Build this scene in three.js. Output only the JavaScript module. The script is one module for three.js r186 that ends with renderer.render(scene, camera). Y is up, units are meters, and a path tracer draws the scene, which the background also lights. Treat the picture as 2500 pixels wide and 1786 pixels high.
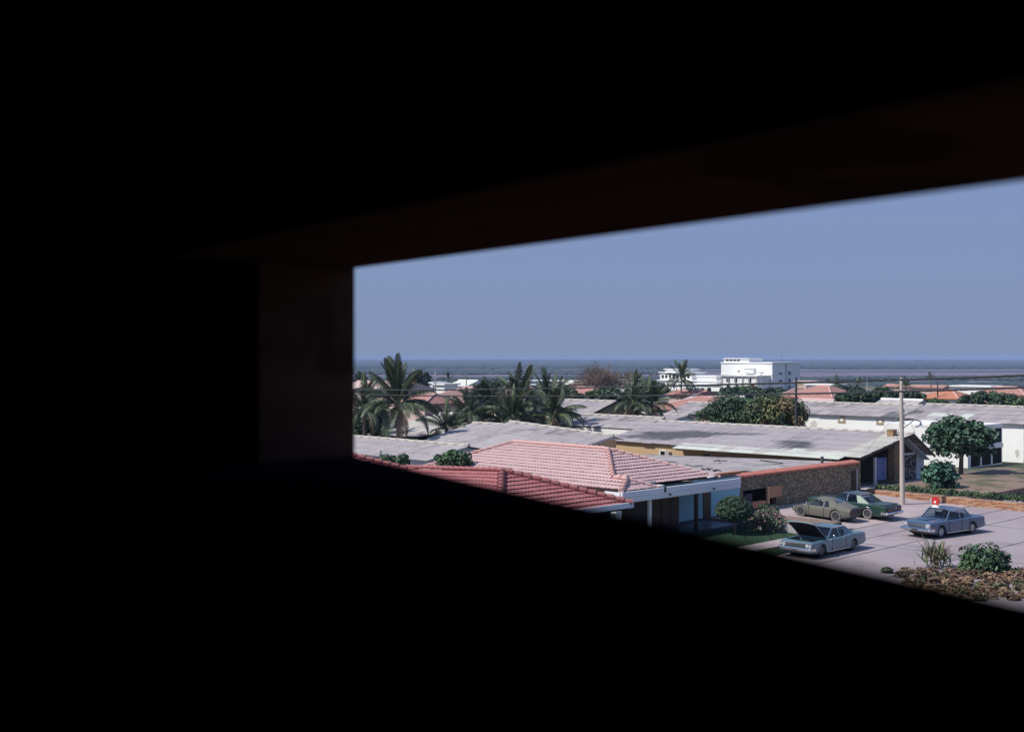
import * as THREE from 'three';
import { mergeGeometries, toCreasedNormals } from 'three/addons/utils/BufferGeometryUtils.js';

// ---------------------------------------------------------------- camera, sky, sun, exposure
const scene = new THREE.Scene();
const EYE = 9.6, FP = 2894, HZ = 868, CX = 1250;               // eye height in metres; lens in pixels of a 2500 x 1786 frame
const camera = new THREE.PerspectiveCamera(2 * Math.atan(893 / FP) * 180 / Math.PI, 2500 / 1786, 0.05, 30000);
camera.position.set(0, EYE, 0);
camera.setViewOffset(2500, 1786, 0, 893 - HZ, 2500, 1786);     // level camera, lens shifted a little
camera.focus = 80; camera.userData.fStop = 3.4;
camera.updateProjectionMatrix();

const SUN = new THREE.Vector3(-0.945 * 0.643, 0.766, 0.327 * 0.643).normalize();   // left of the view, a little in front, about 50 degrees up
{ // clear hazy tropical sky
  const w = 512, h = 256, data = new Float32Array(w * h * 4);
  const stops = [[-90, .235, .30, .445], [0, .225, .295, .45], [4, .225, .305, .50], [10, .212, .296, .535], [22, .19, .28, .54], [50, .14, .25, .52], [90, .105, .205, .47]];
  for (let j = 0; j < h; j++) {
    const el = (j + 0.5) / h * 180 - 90;
    let k = 0; while (k < stops.length - 2 && el > stops[k + 1][0]) k++;
    const A = stops[k], B = stops[k + 1], t = Math.min(1, Math.max(0, (el - A[0]) / (B[0] - A[0])));
    for (let i = 0; i < w; i++) { const o = (j * w + i) * 4; for (let c = 0; c < 3; c++) data[o + c] = A[c + 1] + (B[c + 1] - A[c + 1]) * t; data[o + 3] = 1; }
  }
  const sky = new THREE.DataTexture(data, w, h, THREE.RGBAFormat, THREE.FloatType);
  sky.mapping = THREE.EquirectangularReflectionMapping; sky.minFilter = sky.magFilter = THREE.LinearFilter; sky.needsUpdate = true;
  scene.background = sky; scene.environment = sky;
}
const sun = new THREE.DirectionalLight(new THREE.Color(1, .955, .89), 4.7);
sun.position.copy(SUN).multiplyScalar(400); sun.castShadow = true;
sun.shadow.mapSize.set(4096, 4096);
Object.assign(sun.shadow.camera, { left: -220, right: 220, top: 220, bottom: -220, near: 1, far: 900 });
scene.add(sun, sun.target);
sun.target.position.set(0, 0, -90); sun.position.add(sun.target.position);
scene.fog = new THREE.FogExp2(new THREE.Color(.48, .64, 1.0), 1.35e-4);
const renderer = new THREE.WebGLRenderer({ antialias: true });
renderer.toneMapping = THREE.LinearToneMapping; renderer.toneMappingExposure = 1;
renderer.shadowMap.enabled = true;

// ---------------------------------------------------------------- helpers
let seed = 7;
const rnd = () => { seed = (seed + 0x6D2B79F5) | 0; let t = Math.imul(seed ^ (seed >>> 15), 1 | seed); t = (t + Math.imul(t ^ (t >>> 7), 61 | t)) ^ t; return ((t ^ (t >>> 14)) >>> 0) / 4294967296; };
const rr = (a, b) => a + (b - a) * rnd();
const V = (x, y, z) => new THREE.Vector3(x, y, z);
const lerp = (a, b, t) => a + (b - a) * t;
const smooth = (a, b, x) => { const t = Math.min(1, Math.max(0, (x - a) / (b - a))); return t * t * (3 - 2 * t); };
// the ground falls away from the last streets to the coastal plain
const land = (x, z) => { const r = Math.hypot(x, z); return r < 95 ? 0 : r < 700 ? -(r - 95) * 0.0135 : lerp(-8.17, -15, smooth(700, 950, r)); };
// the town's street grid is turned by 44 degrees: u runs right and away, w runs right and nearer
const PHI = 44 * Math.PI / 180, CO = Math.cos(PHI), SI = Math.sin(PHI);
const town = (u, y, w) => V(u * CO + w * SI, y, -(u * SI - w * CO));
// a surveyed sight line (bearing and dip in frame pixels) and its distance give a place in the world
const at = (px, py, d) => V((px - CX) * d / FP, EYE - (py - HZ) * d / FP, -d);
const names = new Map();
const numbered = (n) => { const k = names.get(n) || 0; names.set(n, k + 1); return k ? `${n}_${String(k).padStart(3, '0')}` : n; };
const ORIGIN = new WeakMap();
function tag(o, label, category, group, kind) { if (label) o.userData.label = label; if (category) o.userData.category = category; if (group) o.userData.group = group; if (kind) o.userData.kind = kind; return o; }
function thing(name, label, category, u, y, w, group) {          // a thing standing on the town grid; its parts are given in grid coordinates
  const g = new THREE.Group(); g.name = numbered(name); tag(g, label, category, group);
  g.position.copy(town(u, y, w)); g.rotation.y = PHI; scene.add(g); ORIGIN.set(g, [u, y, w]); return g;
}
function free(name, label, category, p, turn = 0, group) {        // a thing at a world place; its parts are local
  const g = new THREE.Group(); g.name = numbered(name); tag(g, label, category, group);
  g.position.copy(p); g.rotation.y = turn; scene.add(g); ORIGIN.set(g, [0, 0, 0]); return g;
}
function shade(m) { m.castShadow = m.receiveShadow = true; return m; }
function add(parent, name, geo, mat) {
  const o = ORIGIN.get(parent) || [0, 0, 0];
  if (o[0] || o[1] || o[2]) geo.translate(-o[0], -o[1], -o[2]);
  const m = shade(new THREE.Mesh(geo, mat)); m.name = name; parent.add(m); ORIGIN.set(m, o); return m;
}
function sub(parent, name) { const g = new THREE.Group(); g.name = name; parent.add(g); ORIGIN.set(g, ORIGIN.get(parent)); return g; }
function struct(name, geo, mat, onGrid) { const m = shade(new THREE.Mesh(geo, mat)); m.name = numbered(name); m.userData.kind = 'structure'; if (onGrid) m.rotation.y = PHI; scene.add(m); return m; }
function boxGeo(x0, x1, y0, y1, z0, z1) { const g = new THREE.BoxGeometry(Math.abs(x1 - x0), Math.abs(y1 - y0), Math.abs(z1 - z0)); g.translate((x0 + x1) / 2, (y0 + y1) / 2, (z0 + z1) / 2); return uvBox(g); }
function uvBox(g) { // uv in metres from the dominant axis
  const p = g.attributes.position, n = g.attributes.normal, uv = new Float32Array(p.count * 2);
  for (let i = 0; i < p.count; i++) { const ax = Math.abs(n.getX(i)), ay = Math.abs(n.getY(i)), az = Math.abs(n.getZ(i)); if (ay >= ax && ay >= az) { uv[2 * i] = p.getX(i); uv[2 * i + 1] = p.getZ(i); } else if (ax >= az) { uv[2 * i] = p.getZ(i); uv[2 * i + 1] = p.getY(i); } else { uv[2 * i] = p.getX(i); uv[2 * i + 1] = p.getY(i); } }
  g.setAttribute('uv', new THREE.BufferAttribute(uv, 2)); return g;
}
const box = (parent, name, mat, x0, x1, y0, y1, z0, z1) => add(parent, name, boxGeo(x0, x1, y0, y1, z0, z1), mat);
function meshGeo(pos, idx, uv) { let g = new THREE.BufferGeometry(); g.setAttribute('position', new THREE.Float32BufferAttribute(pos, 3)); if (uv) g.setAttribute('uv', new THREE.Float32BufferAttribute(uv, 2)); else g.setAttribute('uv', new THREE.Float32BufferAttribute(new Float32Array(pos.length / 3 * 2), 2)); g.setIndex(idx); g.computeVertexNormals(); return g; }
const quadGeo = (a, b, c, d) => meshGeo([...a.toArray(), ...b.toArray(), ...c.toArray(), ...d.toArray()], [0, 1, 2, 0, 2, 3], [0, 0, 1, 0, 1, 1, 0, 1]);
function barGeo(a, b, r0, r1 = r0, sides = 7, cap = true) { // tapered round bar
  const d = b.clone().sub(a), L = d.length(); const g = new THREE.CylinderGeometry(r1, r0, L, sides, 1, !cap); g.translate(0, L / 2, 0);
  g.applyQuaternion(new THREE.Quaternion().setFromUnitVectors(V(0, 1, 0), d.normalize())); g.translate(a.x, a.y, a.z); return g;
}
function beamGeo(a, b, w, h) { // square beam from a to b
  const d = b.clone().sub(a), L = d.length(), dir = d.clone().normalize(); const g = new THREE.BoxGeometry(w, h, L);
  const m = new THREE.Matrix4().lookAt(V(0, 0, 0), dir, V(0, 1, 0)); g.applyMatrix4(m); const c = a.clone().add(b).multiplyScalar(.5); g.translate(c.x, c.y, c.z); return g;
}
function tubeGeo(pts, r, seg = 24, sides = 6) { return new THREE.TubeGeometry(new THREE.CatmullRomCurve3(pts), seg, r, sides, false); }
function slabGeo(pts, th) { // flat polygon [x,z] lying at height 0, th thick
  const s = new THREE.Shape(pts.map(([x, z]) => new THREE.Vector2(x, -z))); const g = new THREE.ExtrudeGeometry(s, { depth: th, bevelEnabled: false }); g.rotateX(-Math.PI / 2); g.translate(0, -th, 0); return uvBox(g);
}
function profileW(pts, w0, w1) { // polygon in (u, y) extruded along w
  const s = new THREE.Shape(pts.map(([x, y]) => new THREE.Vector2(x, y))); const g = new THREE.ExtrudeGeometry(s, { depth: w1 - w0, bevelEnabled: false }); g.translate(0, 0, w0); return uvBox(g);
}
// ---------------------------------------------------------------- textures
function hash(x, y, s) { let h = Math.imul(x, 374761393) + Math.imul(y, 668265263) + Math.imul(s, 974711); h = Math.imul(h ^ (h >>> 13), 1274126177); return ((h ^ (h >>> 16)) >>> 0) / 4294967296; }
function vnoise(x, y, per, s) { const xi = Math.floor(x), yi = Math.floor(y), fx = x - xi, fy = y - yi, u = fx * fx * (3 - 2 * fx), v = fy * fy * (3 - 2 * fy), m = (a) => ((a % per) + per) % per; return lerp(lerp(hash(m(xi), m(yi), s), hash(m(xi + 1), m(yi), s), u), lerp(hash(m(xi), m(yi + 1), s), hash(m(xi + 1), m(yi + 1), s), u), v); }
function fbm(x, y, per, s, oct = 4) { let a = 0, w = .5, n = 0; for (let o = 0; o < oct; o++) { a += w * vnoise(x * (1 << o), y * (1 << o), per << o, s + o); n += w; w *= .55; } return a / n; }
function tex(size, metres, fn, srgb = true) { // fn(u, v in 0..1, X, Y) -> [r, g, b] linear or a grey number
  const d = new Uint8Array(size * size * 4), enc = (c) => Math.round(255 * Math.min(1, Math.max(0, srgb ? (c <= .0031308 ? 12.92 * c : 1.055 * Math.pow(c, 1 / 2.4) - .055) : c)));
  for (let j = 0; j < size; j++) for (let i = 0; i < size; i++) { let c = fn(i / size, j / size); if (typeof c === 'number') c = [c, c, c]; const o = (j * size + i) * 4; d[o] = enc(c[0]); d[o + 1] = enc(c[1]); d[o + 2] = enc(c[2]); d[o + 3] = 255; }
  const t = new THREE.DataTexture(d, size, size); if (srgb) t.colorSpace = THREE.SRGBColorSpace; t.wrapS = t.wrapT = THREE.RepeatWrapping; t.magFilter = THREE.LinearFilter; t.minFilter = THREE.LinearMipmapLinearFilter; t.generateMipmaps = true; t.repeat.set(1 / metres, 1 / metres); t.needsUpdate = true; return t;
}
const mix3 = (a, b, t) => [lerp(a[0], b[0], t), lerp(a[1], b[1], t), lerp(a[2], b[2], t)];
const C3 = (a) => new THREE.Color().setRGB(a[0], a[1], a[2]);
const mat = (rgb, rough = .9, extra = {}) => new THREE.MeshStandardMaterial({ color: C3(rgb), roughness: rough, ...extra });
const grain = (metres, base, dark, amt, s, per = 8) => tex(512, metres, (x, y) => { const n = fbm(x * per, y * per, per, s, 5), f = hash((x * 512) | 0, (y * 512) | 0, s + 9); return mix3(base, dark, Math.min(1, Math.max(0, (n - .38) * amt * 2 + (f - .5) * .25))); });
const mapped = (t, rough = .92, extra = {}) => new THREE.MeshStandardMaterial({ color: 0xffffff, map: t, roughness: rough, ...extra });
// weathered fibre-cement sheeting: streaks run down the slope (v), black algae blotches
function sheetTex(s, base, dark, algae) {
  return tex(1024, 26, (x, y) => {
    const big = fbm(x * 6, y * 6, 6, s, 5), streak = fbm(x * 96, y * 10, 96, s + 3, 3), mid = fbm(x * 70, y * 70, 70, s + 7, 3), f = hash((x * 1024) | 0, (y * 1024) | 0, s);
    let c = mix3(base, dark, Math.min(1, Math.max(0, (big - .42) * 1.5 + (streak - .5) * .8 + (mid - .5) * 1.1 + (f - .5) * .5)));
    const al = smooth(.60, .74, fbm(x * 5 + 11, y * 9, 5, s + 20, 4) + (streak - .5) * .22); return mix3(c, [.075, .08, .085], al * algae);
  });
}
const M = {};
M.sheet = [mapped(sheetTex(11, [.40, .362, .362], [.265, .235, .235], .5)), mapped(sheetTex(31, [.435, .395, .39], [.30, .27, .265], .25)), mapped(sheetTex(52, [.36, .325, .33], [.23, .205, .21], .7))];
M.sheetPale = mapped(sheetTex(71, [.56, .53, .47], [.40, .37, .34], .1));
M.sheetWhite = mapped(sheetTex(81, [.62, .64, .56], [.46, .47, .42], .05), .7);
M.stained = mapped(tex(1024, 26, (x, y) => { // the long roof: soot-black algae in two drifts, streaked down the slope
  const X = x * 26, Y = y * 26, big = fbm(x * 6, y * 6, 6, 211, 5), streak = fbm(x * 110, y * 8, 110, 213, 3), mid = fbm(x * 70, y * 70, 70, 219, 3), band = fbm(x * 7, y * 26, 26, 217, 4), f = hash((x * 1024) | 0, (y * 1024) | 0, 211);
  const c = mix3([.40, .362, .368], [.25, .222, .23], Math.min(1, Math.max(0, (big - .42) * 1.5 + (streak - .5) * .8 + (mid - .5) * 1.1 + (f - .5) * .5)));
  const drift = Math.max(1.15 * Math.exp(-(((X - 5.8 - (Y - 4) * -.9) / 3.8) ** 2) - ((Y - 4.3) / 2.2) ** 2), .95 * Math.exp(-(((X - 17.4) / 2.2) ** 2) - ((Y - 5.1) / 1.5) ** 2), .5 * Math.exp(-(((X - 12) / 2) ** 2) - ((Y - 2.8) / .8) ** 2));
  return mix3(c, [.06, .066, .075], .85 * smooth(.30, .75, drift * 1.0 + (band - .5) * 1.1 + (streak - .5) * .4));
}));
M.ridgeCap = mapped(grain(3, [.52, .48, .43], [.26, .24, .23], 1.0, 5));
M.coping = mapped(grain(1.5, [.40, .145, .11], [.27, .085, .07], .9, 6));
const tileTex = (s, a, b, c) => tex(512, 9, (x, y) => { const n = fbm(x * 10, y * 10, 10, s, 5), cell = hash((x * 36) | 0, (y * 26) | 0, s + 4), f = hash((x * 512) | 0, (y * 512) | 0, s); return mix3(mix3(a, b, Math.min(1, Math.max(0, (n - .4) * 2))), c, Math.min(1, cell * .5 + f * .25)); });
M.tilePink = mapped(tileTex(3, [.49, .315, .31], [.41, .25, .25], [.53, .38, .37]), .85);
M.tileRed = mapped(tileTex(9, [.335, .105, .105], [.25, .075, .08], [.36, .14, .14]), .85);
M.tileFar = mapped(tileTex(15, [.36, .17, .14], [.27, .12, .10], [.40, .22, .19]), .9);
M.tileBrown = mapped(tileTex(17, [.22, .13, .11], [.16, .09, .08], [.26, .17, .14]), .9);
M.tileOrange = mapped(tileTex(19, [.44, .17, .09], [.36, .12, .07], [.46, .21, .13]), .9);
M.ridgeTile = mapped(grain(2, [.60, .38, .34], [.40, .22, .20], .8, 8));
M.ridgeRed = mapped(grain(2, [.33, .125, .12], [.2, .08, .08], .9, 18));
M.white = mapped(grain(7, [.80, .80, .77], [.66, .64, .60], .55, 21));
M.whiteClean = mat([.80, .80, .78], .8);
M.whiteDirty = mapped(tex(1024, 16, (x, y) => { const n = fbm(x * 5, y * 5, 5, 60, 5), p = smooth(.66, .70, fbm(x * 14, y * 14, 14, 66, 4)); return mix3(mix3([.82, .82, .79], [.70, .69, .64], Math.max(0, (n - .45) * 1.6)), [.46, .43, .38], p * .8); }));
M.yellow = mapped(grain(6, [.50, .355, .195], [.40, .27, .15], .6, 23));
M.tan = mapped(grain(6, [.33, .275, .20], [.25, .20, .15], .6, 25));
M.pinkWall = mapped(grain(6, [.55, .42, .38], [.45, .33, .30], .6, 26));
M.blueWall = mapped(grain(4, [.30, .52, .62], [.25, .45, .55], .5, 27));
M.paleBlue = mapped(grain(5, [.52, .58, .64], [.42, .47, .53], .5, 28));
M.fascia = mapped(grain(4, [.76, .77, .80], [.66, .66, .68], .4, 29), .7);
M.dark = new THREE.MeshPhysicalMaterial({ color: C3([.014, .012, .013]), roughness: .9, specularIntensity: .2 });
M.gapBacking = new THREE.MeshPhysicalMaterial({ color: C3([.035, .02, .018]), roughness: 1, specularIntensity: .2 });  // colour of the added sheet that keeps gaps between courses dark
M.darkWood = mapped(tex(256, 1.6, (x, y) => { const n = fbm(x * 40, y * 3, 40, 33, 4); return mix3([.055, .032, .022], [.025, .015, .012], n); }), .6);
M.wood = mapped(tex(256, 1.6, (x, y) => { const n = fbm(x * 32, y * 3, 32, 34, 4); return mix3([.30, .155, .07], [.15, .075, .035], n); }), .65);
M.board = mapped(tex(256, 1.2, (x, y) => { const n = fbm(x * 3, y * 30, 30, 35, 4); return mix3([.62, .32, .17], [.42, .2, .11], n); }), .8);
M.paleWood = mapped(grain(.8, [.62, .40, .22], [.45, .27, .14], .8, 36));
const cellTex = (s, n, cols, joint, metres, bump) => tex(512, metres, (x, y) => { // rubble stone
  const gx = x * n, gy = y * n * 1.7; let d1 = 9, d2 = 9, id = 0;
  for (let j = -1; j < 2; j++) for (let i = -1; i < 2; i++) { const cx = Math.floor(gx) + i, cy = Math.floor(gy) + j, wx = ((cx % n) + n) % n, hh = Math.round(n * 1.7), wy = ((cy % hh) + hh) % hh; const px = cx + .15 + .7 * hash(wx, wy, s), py = cy + .15 + .7 * hash(wx, wy, s + 1), d = Math.hypot(gx - px, gy - py); if (d < d1) { d2 = d1; d1 = d; id = hash(wx, wy, s + 2); } else if (d < d2) d2 = d; }
  const e = smooth(.03, .16, d2 - d1); if (bump) return e * (.6 + .4 * id);
  const k = id * (cols.length - 1), a = cols[Math.floor(k)], b = cols[Math.min(cols.length - 1, Math.floor(k) + 1)]; const f = fbm(x * 40, y * 40, 40, s + 5, 3); return mix3(joint, mix3(a, b, k % 1).map((c) => c * (.7 + .6 * f)), e);
}, !bump);
M.stone = mapped(cellTex(41, 20, [[.155, .12, .08], [.28, .22, .135], [.43, .36, .24], [.18, .155, .115], [.34, .26, .135]], [.055, .045, .045], 4), .95, { bumpMap: cellTex(41, 20, null, null, 4, true), bumpScale: .05 });
M.stoneWarm = mapped(cellTex(44, 14, [[.30, .19, .09], [.40, .27, .14], [.22, .14, .07], [.34, .24, .14]], [.12, .08, .05], 3), .95, { bumpMap: cellTex(44, 14, null, null, 3, true), bumpScale: .04 });
M.pebble = mapped(cellTex(47, 12, [[.03, .028, .03], [.05, .045, .05], [.42, .38, .28], [.035, .03, .035]], [.015, .014, .016], 2.6), .85);
M.concrete = mapped(grain(5, [.40, .375, .39], [.30, .28, .29], .7, 51));
M.road = mapped(tex(1024, 24, (x, y) => { const n = fbm(x * 8, y * 8, 8, 91, 6), st = smooth(.6, .75, fbm(x * 12, y * 12, 12, 96, 4)), f = hash((x * 1024) | 0, (y * 1024) | 0, 91); return mix3(mix3([.33, .278, .288], [.255, .212, .222], Math.min(1, Math.max(0, (n - .35) * 2 + (f - .5) * .3))), [.15, .13, .14], st * .4); }), .95);
M.tar = mat([.035, .033, .045], .7);
M.pave = mapped(grain(4, [.40, .325, .32], [.29, .235, .235], .9, 53));
M.earth = mapped(tex(512, 7, (x, y) => { const n = fbm(x * 9, y * 9, 9, 55, 6), g = smooth(.5, .62, fbm(x * 5, y * 5, 5, 57, 4)); return mix3(mix3([.27, .19, .14], [.15, .10, .075], n), [.055, .075, .03], g * .7); }));
M.grass = mapped(tex(512, 4, (x, y) => { const n = fbm(x * 20, y * 20, 20, 58, 5), f = hash((x * 512) | 0, (y * 512) | 0, 58); return mix3([.028, .062, .032], [.055, .105, .05], Math.min(1, n * .8 + f * .4)); }));
M.blade = new THREE.MeshStandardMaterial({ color: C3([.045, .098, .048]), roughness: .8, side: THREE.DoubleSide });
M.brick = [mat([.42, .20, .11]), mat([.50, .27, .15]), mat([.34, .16, .10]), mat([.46, .30, .20])];
M.mortar = mapped(grain(2, [.26, .2, .16], [.16, .12, .1], .8, 59));
M.chrome = new THREE.MeshStandardMaterial({ color: C3([.72, .73, .75]), roughness: .18, metalness: 1 });
M.glass = new THREE.MeshPhysicalMaterial({ color: C3([.55, .62, .68]), roughness: .03, transmission: 1, thickness: 0, ior: 1.5 });
M.darkGlass = new THREE.MeshPhysicalMaterial({ color: C3([.02, .024, .03]), roughness: .06, clearcoat: 1 });
M.pole = mapped(grain(1.6, [.50, .44, .38], [.36, .31, .28], .8, 61));
M.iron = mat([.05, .05, .055], .6);
M.tyre = mat([.022, .022, .024], .85); M.tyreDusty = mat([.14, .135, .135], .95);
M.cable = mat([.03, .034, .04], .7);
M.trunk = mapped(grain(1.2, [.16, .12, .09], [.09, .065, .05], .9, 63));
M.palmTrunk = mapped(tex(256, 1, (x, y) => { const r = Math.abs(Math.sin(y * Math.PI * 9)), n = fbm(x * 10, y * 10, 10, 64, 4); return mix3([.27, .22, .17], [.13, .10, .08], n * .6 + (r < .25 ? .4 : 0)); }));
M.rachis = mat([.20, .23, .09], .6); M.rachisDry = mat([.30, .22, .12], .8);
M.leaf = new THREE.MeshStandardMaterial({ color: 0xffffff, vertexColors: true, roughness: .55, side: THREE.DoubleSide });
console.log('materials');
// ---------------------------------------------------------------- the building we look out of: a long slot between lintel and parapet
{
  const dull = (t, rough) => new THREE.MeshPhysicalMaterial({ color: 0xffffff, map: t, roughness: rough, specularIntensity: 0 });   // matt, very dark finish
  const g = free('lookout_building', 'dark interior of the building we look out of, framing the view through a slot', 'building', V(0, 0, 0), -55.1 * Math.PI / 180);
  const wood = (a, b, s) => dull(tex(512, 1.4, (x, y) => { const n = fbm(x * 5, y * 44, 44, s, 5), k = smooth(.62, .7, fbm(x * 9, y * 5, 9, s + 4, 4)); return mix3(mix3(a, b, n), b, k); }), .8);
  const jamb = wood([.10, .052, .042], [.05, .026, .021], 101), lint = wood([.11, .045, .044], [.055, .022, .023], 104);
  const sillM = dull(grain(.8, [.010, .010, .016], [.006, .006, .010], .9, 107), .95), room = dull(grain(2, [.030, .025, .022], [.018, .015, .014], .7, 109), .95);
  const T = EYE + 1.0, B = EYE - 1.5;
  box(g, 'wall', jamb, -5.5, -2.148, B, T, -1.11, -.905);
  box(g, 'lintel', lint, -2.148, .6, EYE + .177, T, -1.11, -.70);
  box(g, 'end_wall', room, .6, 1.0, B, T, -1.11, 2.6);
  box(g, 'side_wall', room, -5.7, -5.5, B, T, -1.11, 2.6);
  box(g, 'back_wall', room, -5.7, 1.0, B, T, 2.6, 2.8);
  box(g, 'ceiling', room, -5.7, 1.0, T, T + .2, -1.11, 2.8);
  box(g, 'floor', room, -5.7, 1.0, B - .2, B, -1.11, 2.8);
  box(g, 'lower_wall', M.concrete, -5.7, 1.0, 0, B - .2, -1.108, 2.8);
  // parapet: a thick ledge whose outer edge comes in towards us
  const inv = new THREE.Matrix4().makeRotationY(55.1 * Math.PI / 180), E0 = V(-.315, EYE - .205, -2.4), D = V(.531, .0900, 1.8), N = V(-.82, 0, .572);
  const a = E0.clone().addScaledVector(D, -.12), b = E0.clone().addScaledVector(D, 1.62), c = b.clone().addScaledVector(N, .55), d = a.clone().addScaledVector(N, .55);
  const top = [a, b, c, d].map((p) => p.applyMatrix4(inv)), bot = top.map((p) => V(p.x, B, p.z)), P = [...top, ...bot], pos = [];
  const uv = [], q = (i, j, k, l) => { for (const n of [i, j, k, i, k, l]) { pos.push(P[n].x, P[n].y, P[n].z); uv.push(P[n].x, n > 3 ? P[n].y : P[n].z); } };
  q(0, 3, 2, 1); q(0, 1, 5, 4); q(1, 2, 6, 5); q(2, 3, 7, 6); q(3, 0, 4, 7);
  const pg = new THREE.BufferGeometry(); pg.setAttribute('position', new THREE.Float32BufferAttribute(pos, 3)); pg.setAttribute('uv', new THREE.Float32BufferAttribute(uv, 2)); pg.computeVertexNormals();
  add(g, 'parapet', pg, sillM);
}
// ---------------------------------------------------------------- ground, plain, road
{
  const rings = (rs, material, name, a0 = 0, a1 = Math.PI * 2, n = 120, uvf) => {
    const pos = [], uv = [], idx = [];
    rs.forEach((r) => { for (let i = 0; i <= n; i++) { const a = lerp(a0, a1, i / n), x = Math.sin(a) * r, z = -Math.cos(a) * r; pos.push(x, land(x, z) - .03, z); const q = uvf ? uvf(x, z) : [x, z]; uv.push(q[0], q[1]); } });
    for (let j = 0; j < rs.length - 1; j++) for (let i = 0; i < n; i++) { const o = j * (n + 1) + i; idx.push(o, o + 1, o + n + 1, o + 1, o + n + 2, o + n + 1); }
    return struct(name, meshGeo(pos, idx, uv), material);
  };
  const townT = tex(512, 60, (x, y) => { const n = fbm(x * 10, y * 10, 10, 120, 6), g = smooth(.42, .56, fbm(x * 6, y * 6, 6, 124, 5)); return mix3(mix3([.24, .19, .15], [.15, .12, .10], n), [.045, .065, .03], g); });
  rings([.5, 40, 70, 95, 110, 130, 160, 200, 260, 340, 450, 600, 700, 760, 820, 880, 950], mapped(townT), 'ground');
  // coastal plain: pale mud flats and dark mangrove tongues
  const plainT = tex(1024, 1, (x, y) => {
    const X = (x - .5) * 4096, Z = y * 4096 + 350, wob = (fbm(x * 6, y * 3, 8, 130, 5) - .5) * 2, fine = fbm(x * 40, y * 24, 40, 134, 4);
    const mud = mix3([.175, .138, .17], [.14, .118, .155], fine), man = mix3([.038, .055, .06], [.055, .07, .07], fine), scrub = [.11, .10, .11];
    let m = 0; const strip = (z0, z1, w) => { const zz = Z + wob * w; m = Math.max(m, smooth(z0 - 18, z0 + 10, zz) * (1 - smooth(z1 - 14, z1 + 18, zz))); };
    if (X < 330 + wob * 150) strip(1560, 1830, 150);
    strip(2150, 6000, 260); strip(1150, 1215, 60); strip(880, 985, 50);
    if (X > 180) strip(1750, 1950, 120);
    const patch = smooth(.60, .66, fbm(x * 14, y * 9, 14, 140, 4)) * .5; return mix3(mix3(mud, scrub, patch), man, m);
  });
  plainT.wrapS = plainT.wrapT = THREE.ClampToEdgeWrapping;
  rings([950, 1050, 1200, 1400, 1700, 2000, 2400, 3000, 3800, 4400], mapped(plainT), 'coastal_plain', -.42, .42, 60, (x, z) => [x / 4096 + .5, (-z - 350) / 4096]);
  rings([4400, 6000, 7800], mapped(tex(256, 900, (x, y) => mix3([.04, .055, .06], [.06, .07, .07], fbm(x * 6, y * 6, 6, 150, 4)))), 'far_mangrove_plain', -.42, .42, 60);
  // mangrove crowns standing along the tongues
  const blob = new THREE.IcosahedronGeometry(1, 2), bp = blob.attributes.position; for (let i = 0; i < bp.count; i++) { const v = V(bp.getX(i), bp.getY(i), bp.getZ(i)); v.multiplyScalar(.78 + .45 * hash(Math.round(v.x * 50), Math.round(v.y * 50 + v.z * 170), 3)); bp.setXYZ(i, v.x, v.y, v.z); } blob.computeVertexNormals();
  const places = []; const put = (n, f0) => { for (let i = 0; i < n; i++) places.push(f0()); };
  put(900, () => { const d = rr(1560, 1800) + rr(-40, 40), x = rr(-.2, .15) * d; return [x, d]; });
  put(500, () => { const x = rr(-.2, .45), d = rr(1165, 1205); return [x * d, d + 40 * Math.sin(x * 22)]; });
  put(260, () => { const x = rr(-.2, .45), d = rr(900, 985); return [x * d, d]; });
  put(1500, () => { const x = rr(-.2, .45), d = rr(2200, 2700); return [x * d, d]; });
  const im = new THREE.InstancedMesh(blob, mat([.038, .056, .056]), places.length), mm = new THREE.Matrix4();
  places.forEach(([x, d], i) => { const s = rr(5, 11); mm.makeScale(s * 1.5, s * .3, s); mm.setPosition(x, land(x, -d) + s * .1, -d); im.setMatrixAt(i, mm); });
  im.name = 'mangrove_thicket'; tag(im, 'hazy dark green mangrove thickets on the far coastal flats', 'mangroves', null, 'stuff'); im.castShadow = im.receiveShadow = true; scene.add(im);

  // concrete street and its tarred joints (grid coordinates)
  const sheet = (name, pts, y, m) => { const gg = slabGeo(pts, .02); gg.translate(0, y, 0); return struct(name, gg, m, true); };
  const rect = (u0, u1, w0, w1) => [[u0, w0], [u1, w0], [u1, w1], [u0, w1]];
  sheet('road', [[30, -32.2], [50.6, -32.2], [50.6, -33.4], [58.9, -33.4], [58.9, -34.2], [73.2, -34.2], [73.2, -33.9], [120, -33.9], [120, -8], [30, -8]], .006, M.road);
  const joint = (u0, u1, w0, w1) => { const a = [[u0, w0], [u1, w1]], dx = u1 - u0, dz = w1 - w0, L = Math.hypot(dx, dz), nx = -dz / L * .035, nz = dx / L * .035; const up = [], dn = [], n = Math.ceil(L / .5); for (let i = 0; i <= n; i++) { const t = i / n, j = .03 * (hash(i, u0 * 7 | 0, 3) - .5), k = .6 + .8 * hash(i, w0 * 5 | 0, 8); up.push([u0 + dx * t + nx * k + nx * j * 20, w0 + dz * t + nz * k + nz * j * 20]); dn.unshift([u0 + dx * t - nx * k + nx * j * 20, w0 + dz * t - nz * k + nz * j * 20]); } const m = sheet('road_joint', [...up, ...dn], .011, M.tar); return m; };
  joint(40, 110, -29.5, -29.7); joint(56, 110, -31.8, -32.0); joint(55, 55, -31.7, -20); joint(66, 66, -31.8, -20); joint(44, 44, -31, -20); joint(40, 110, -25.6, -25.7); joint(76.5, 76.5, -33.6, -20);
  sheet('gutter', rect(58.9, 73.2, -34.32, -34.02), .012, M.tar);
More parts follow.
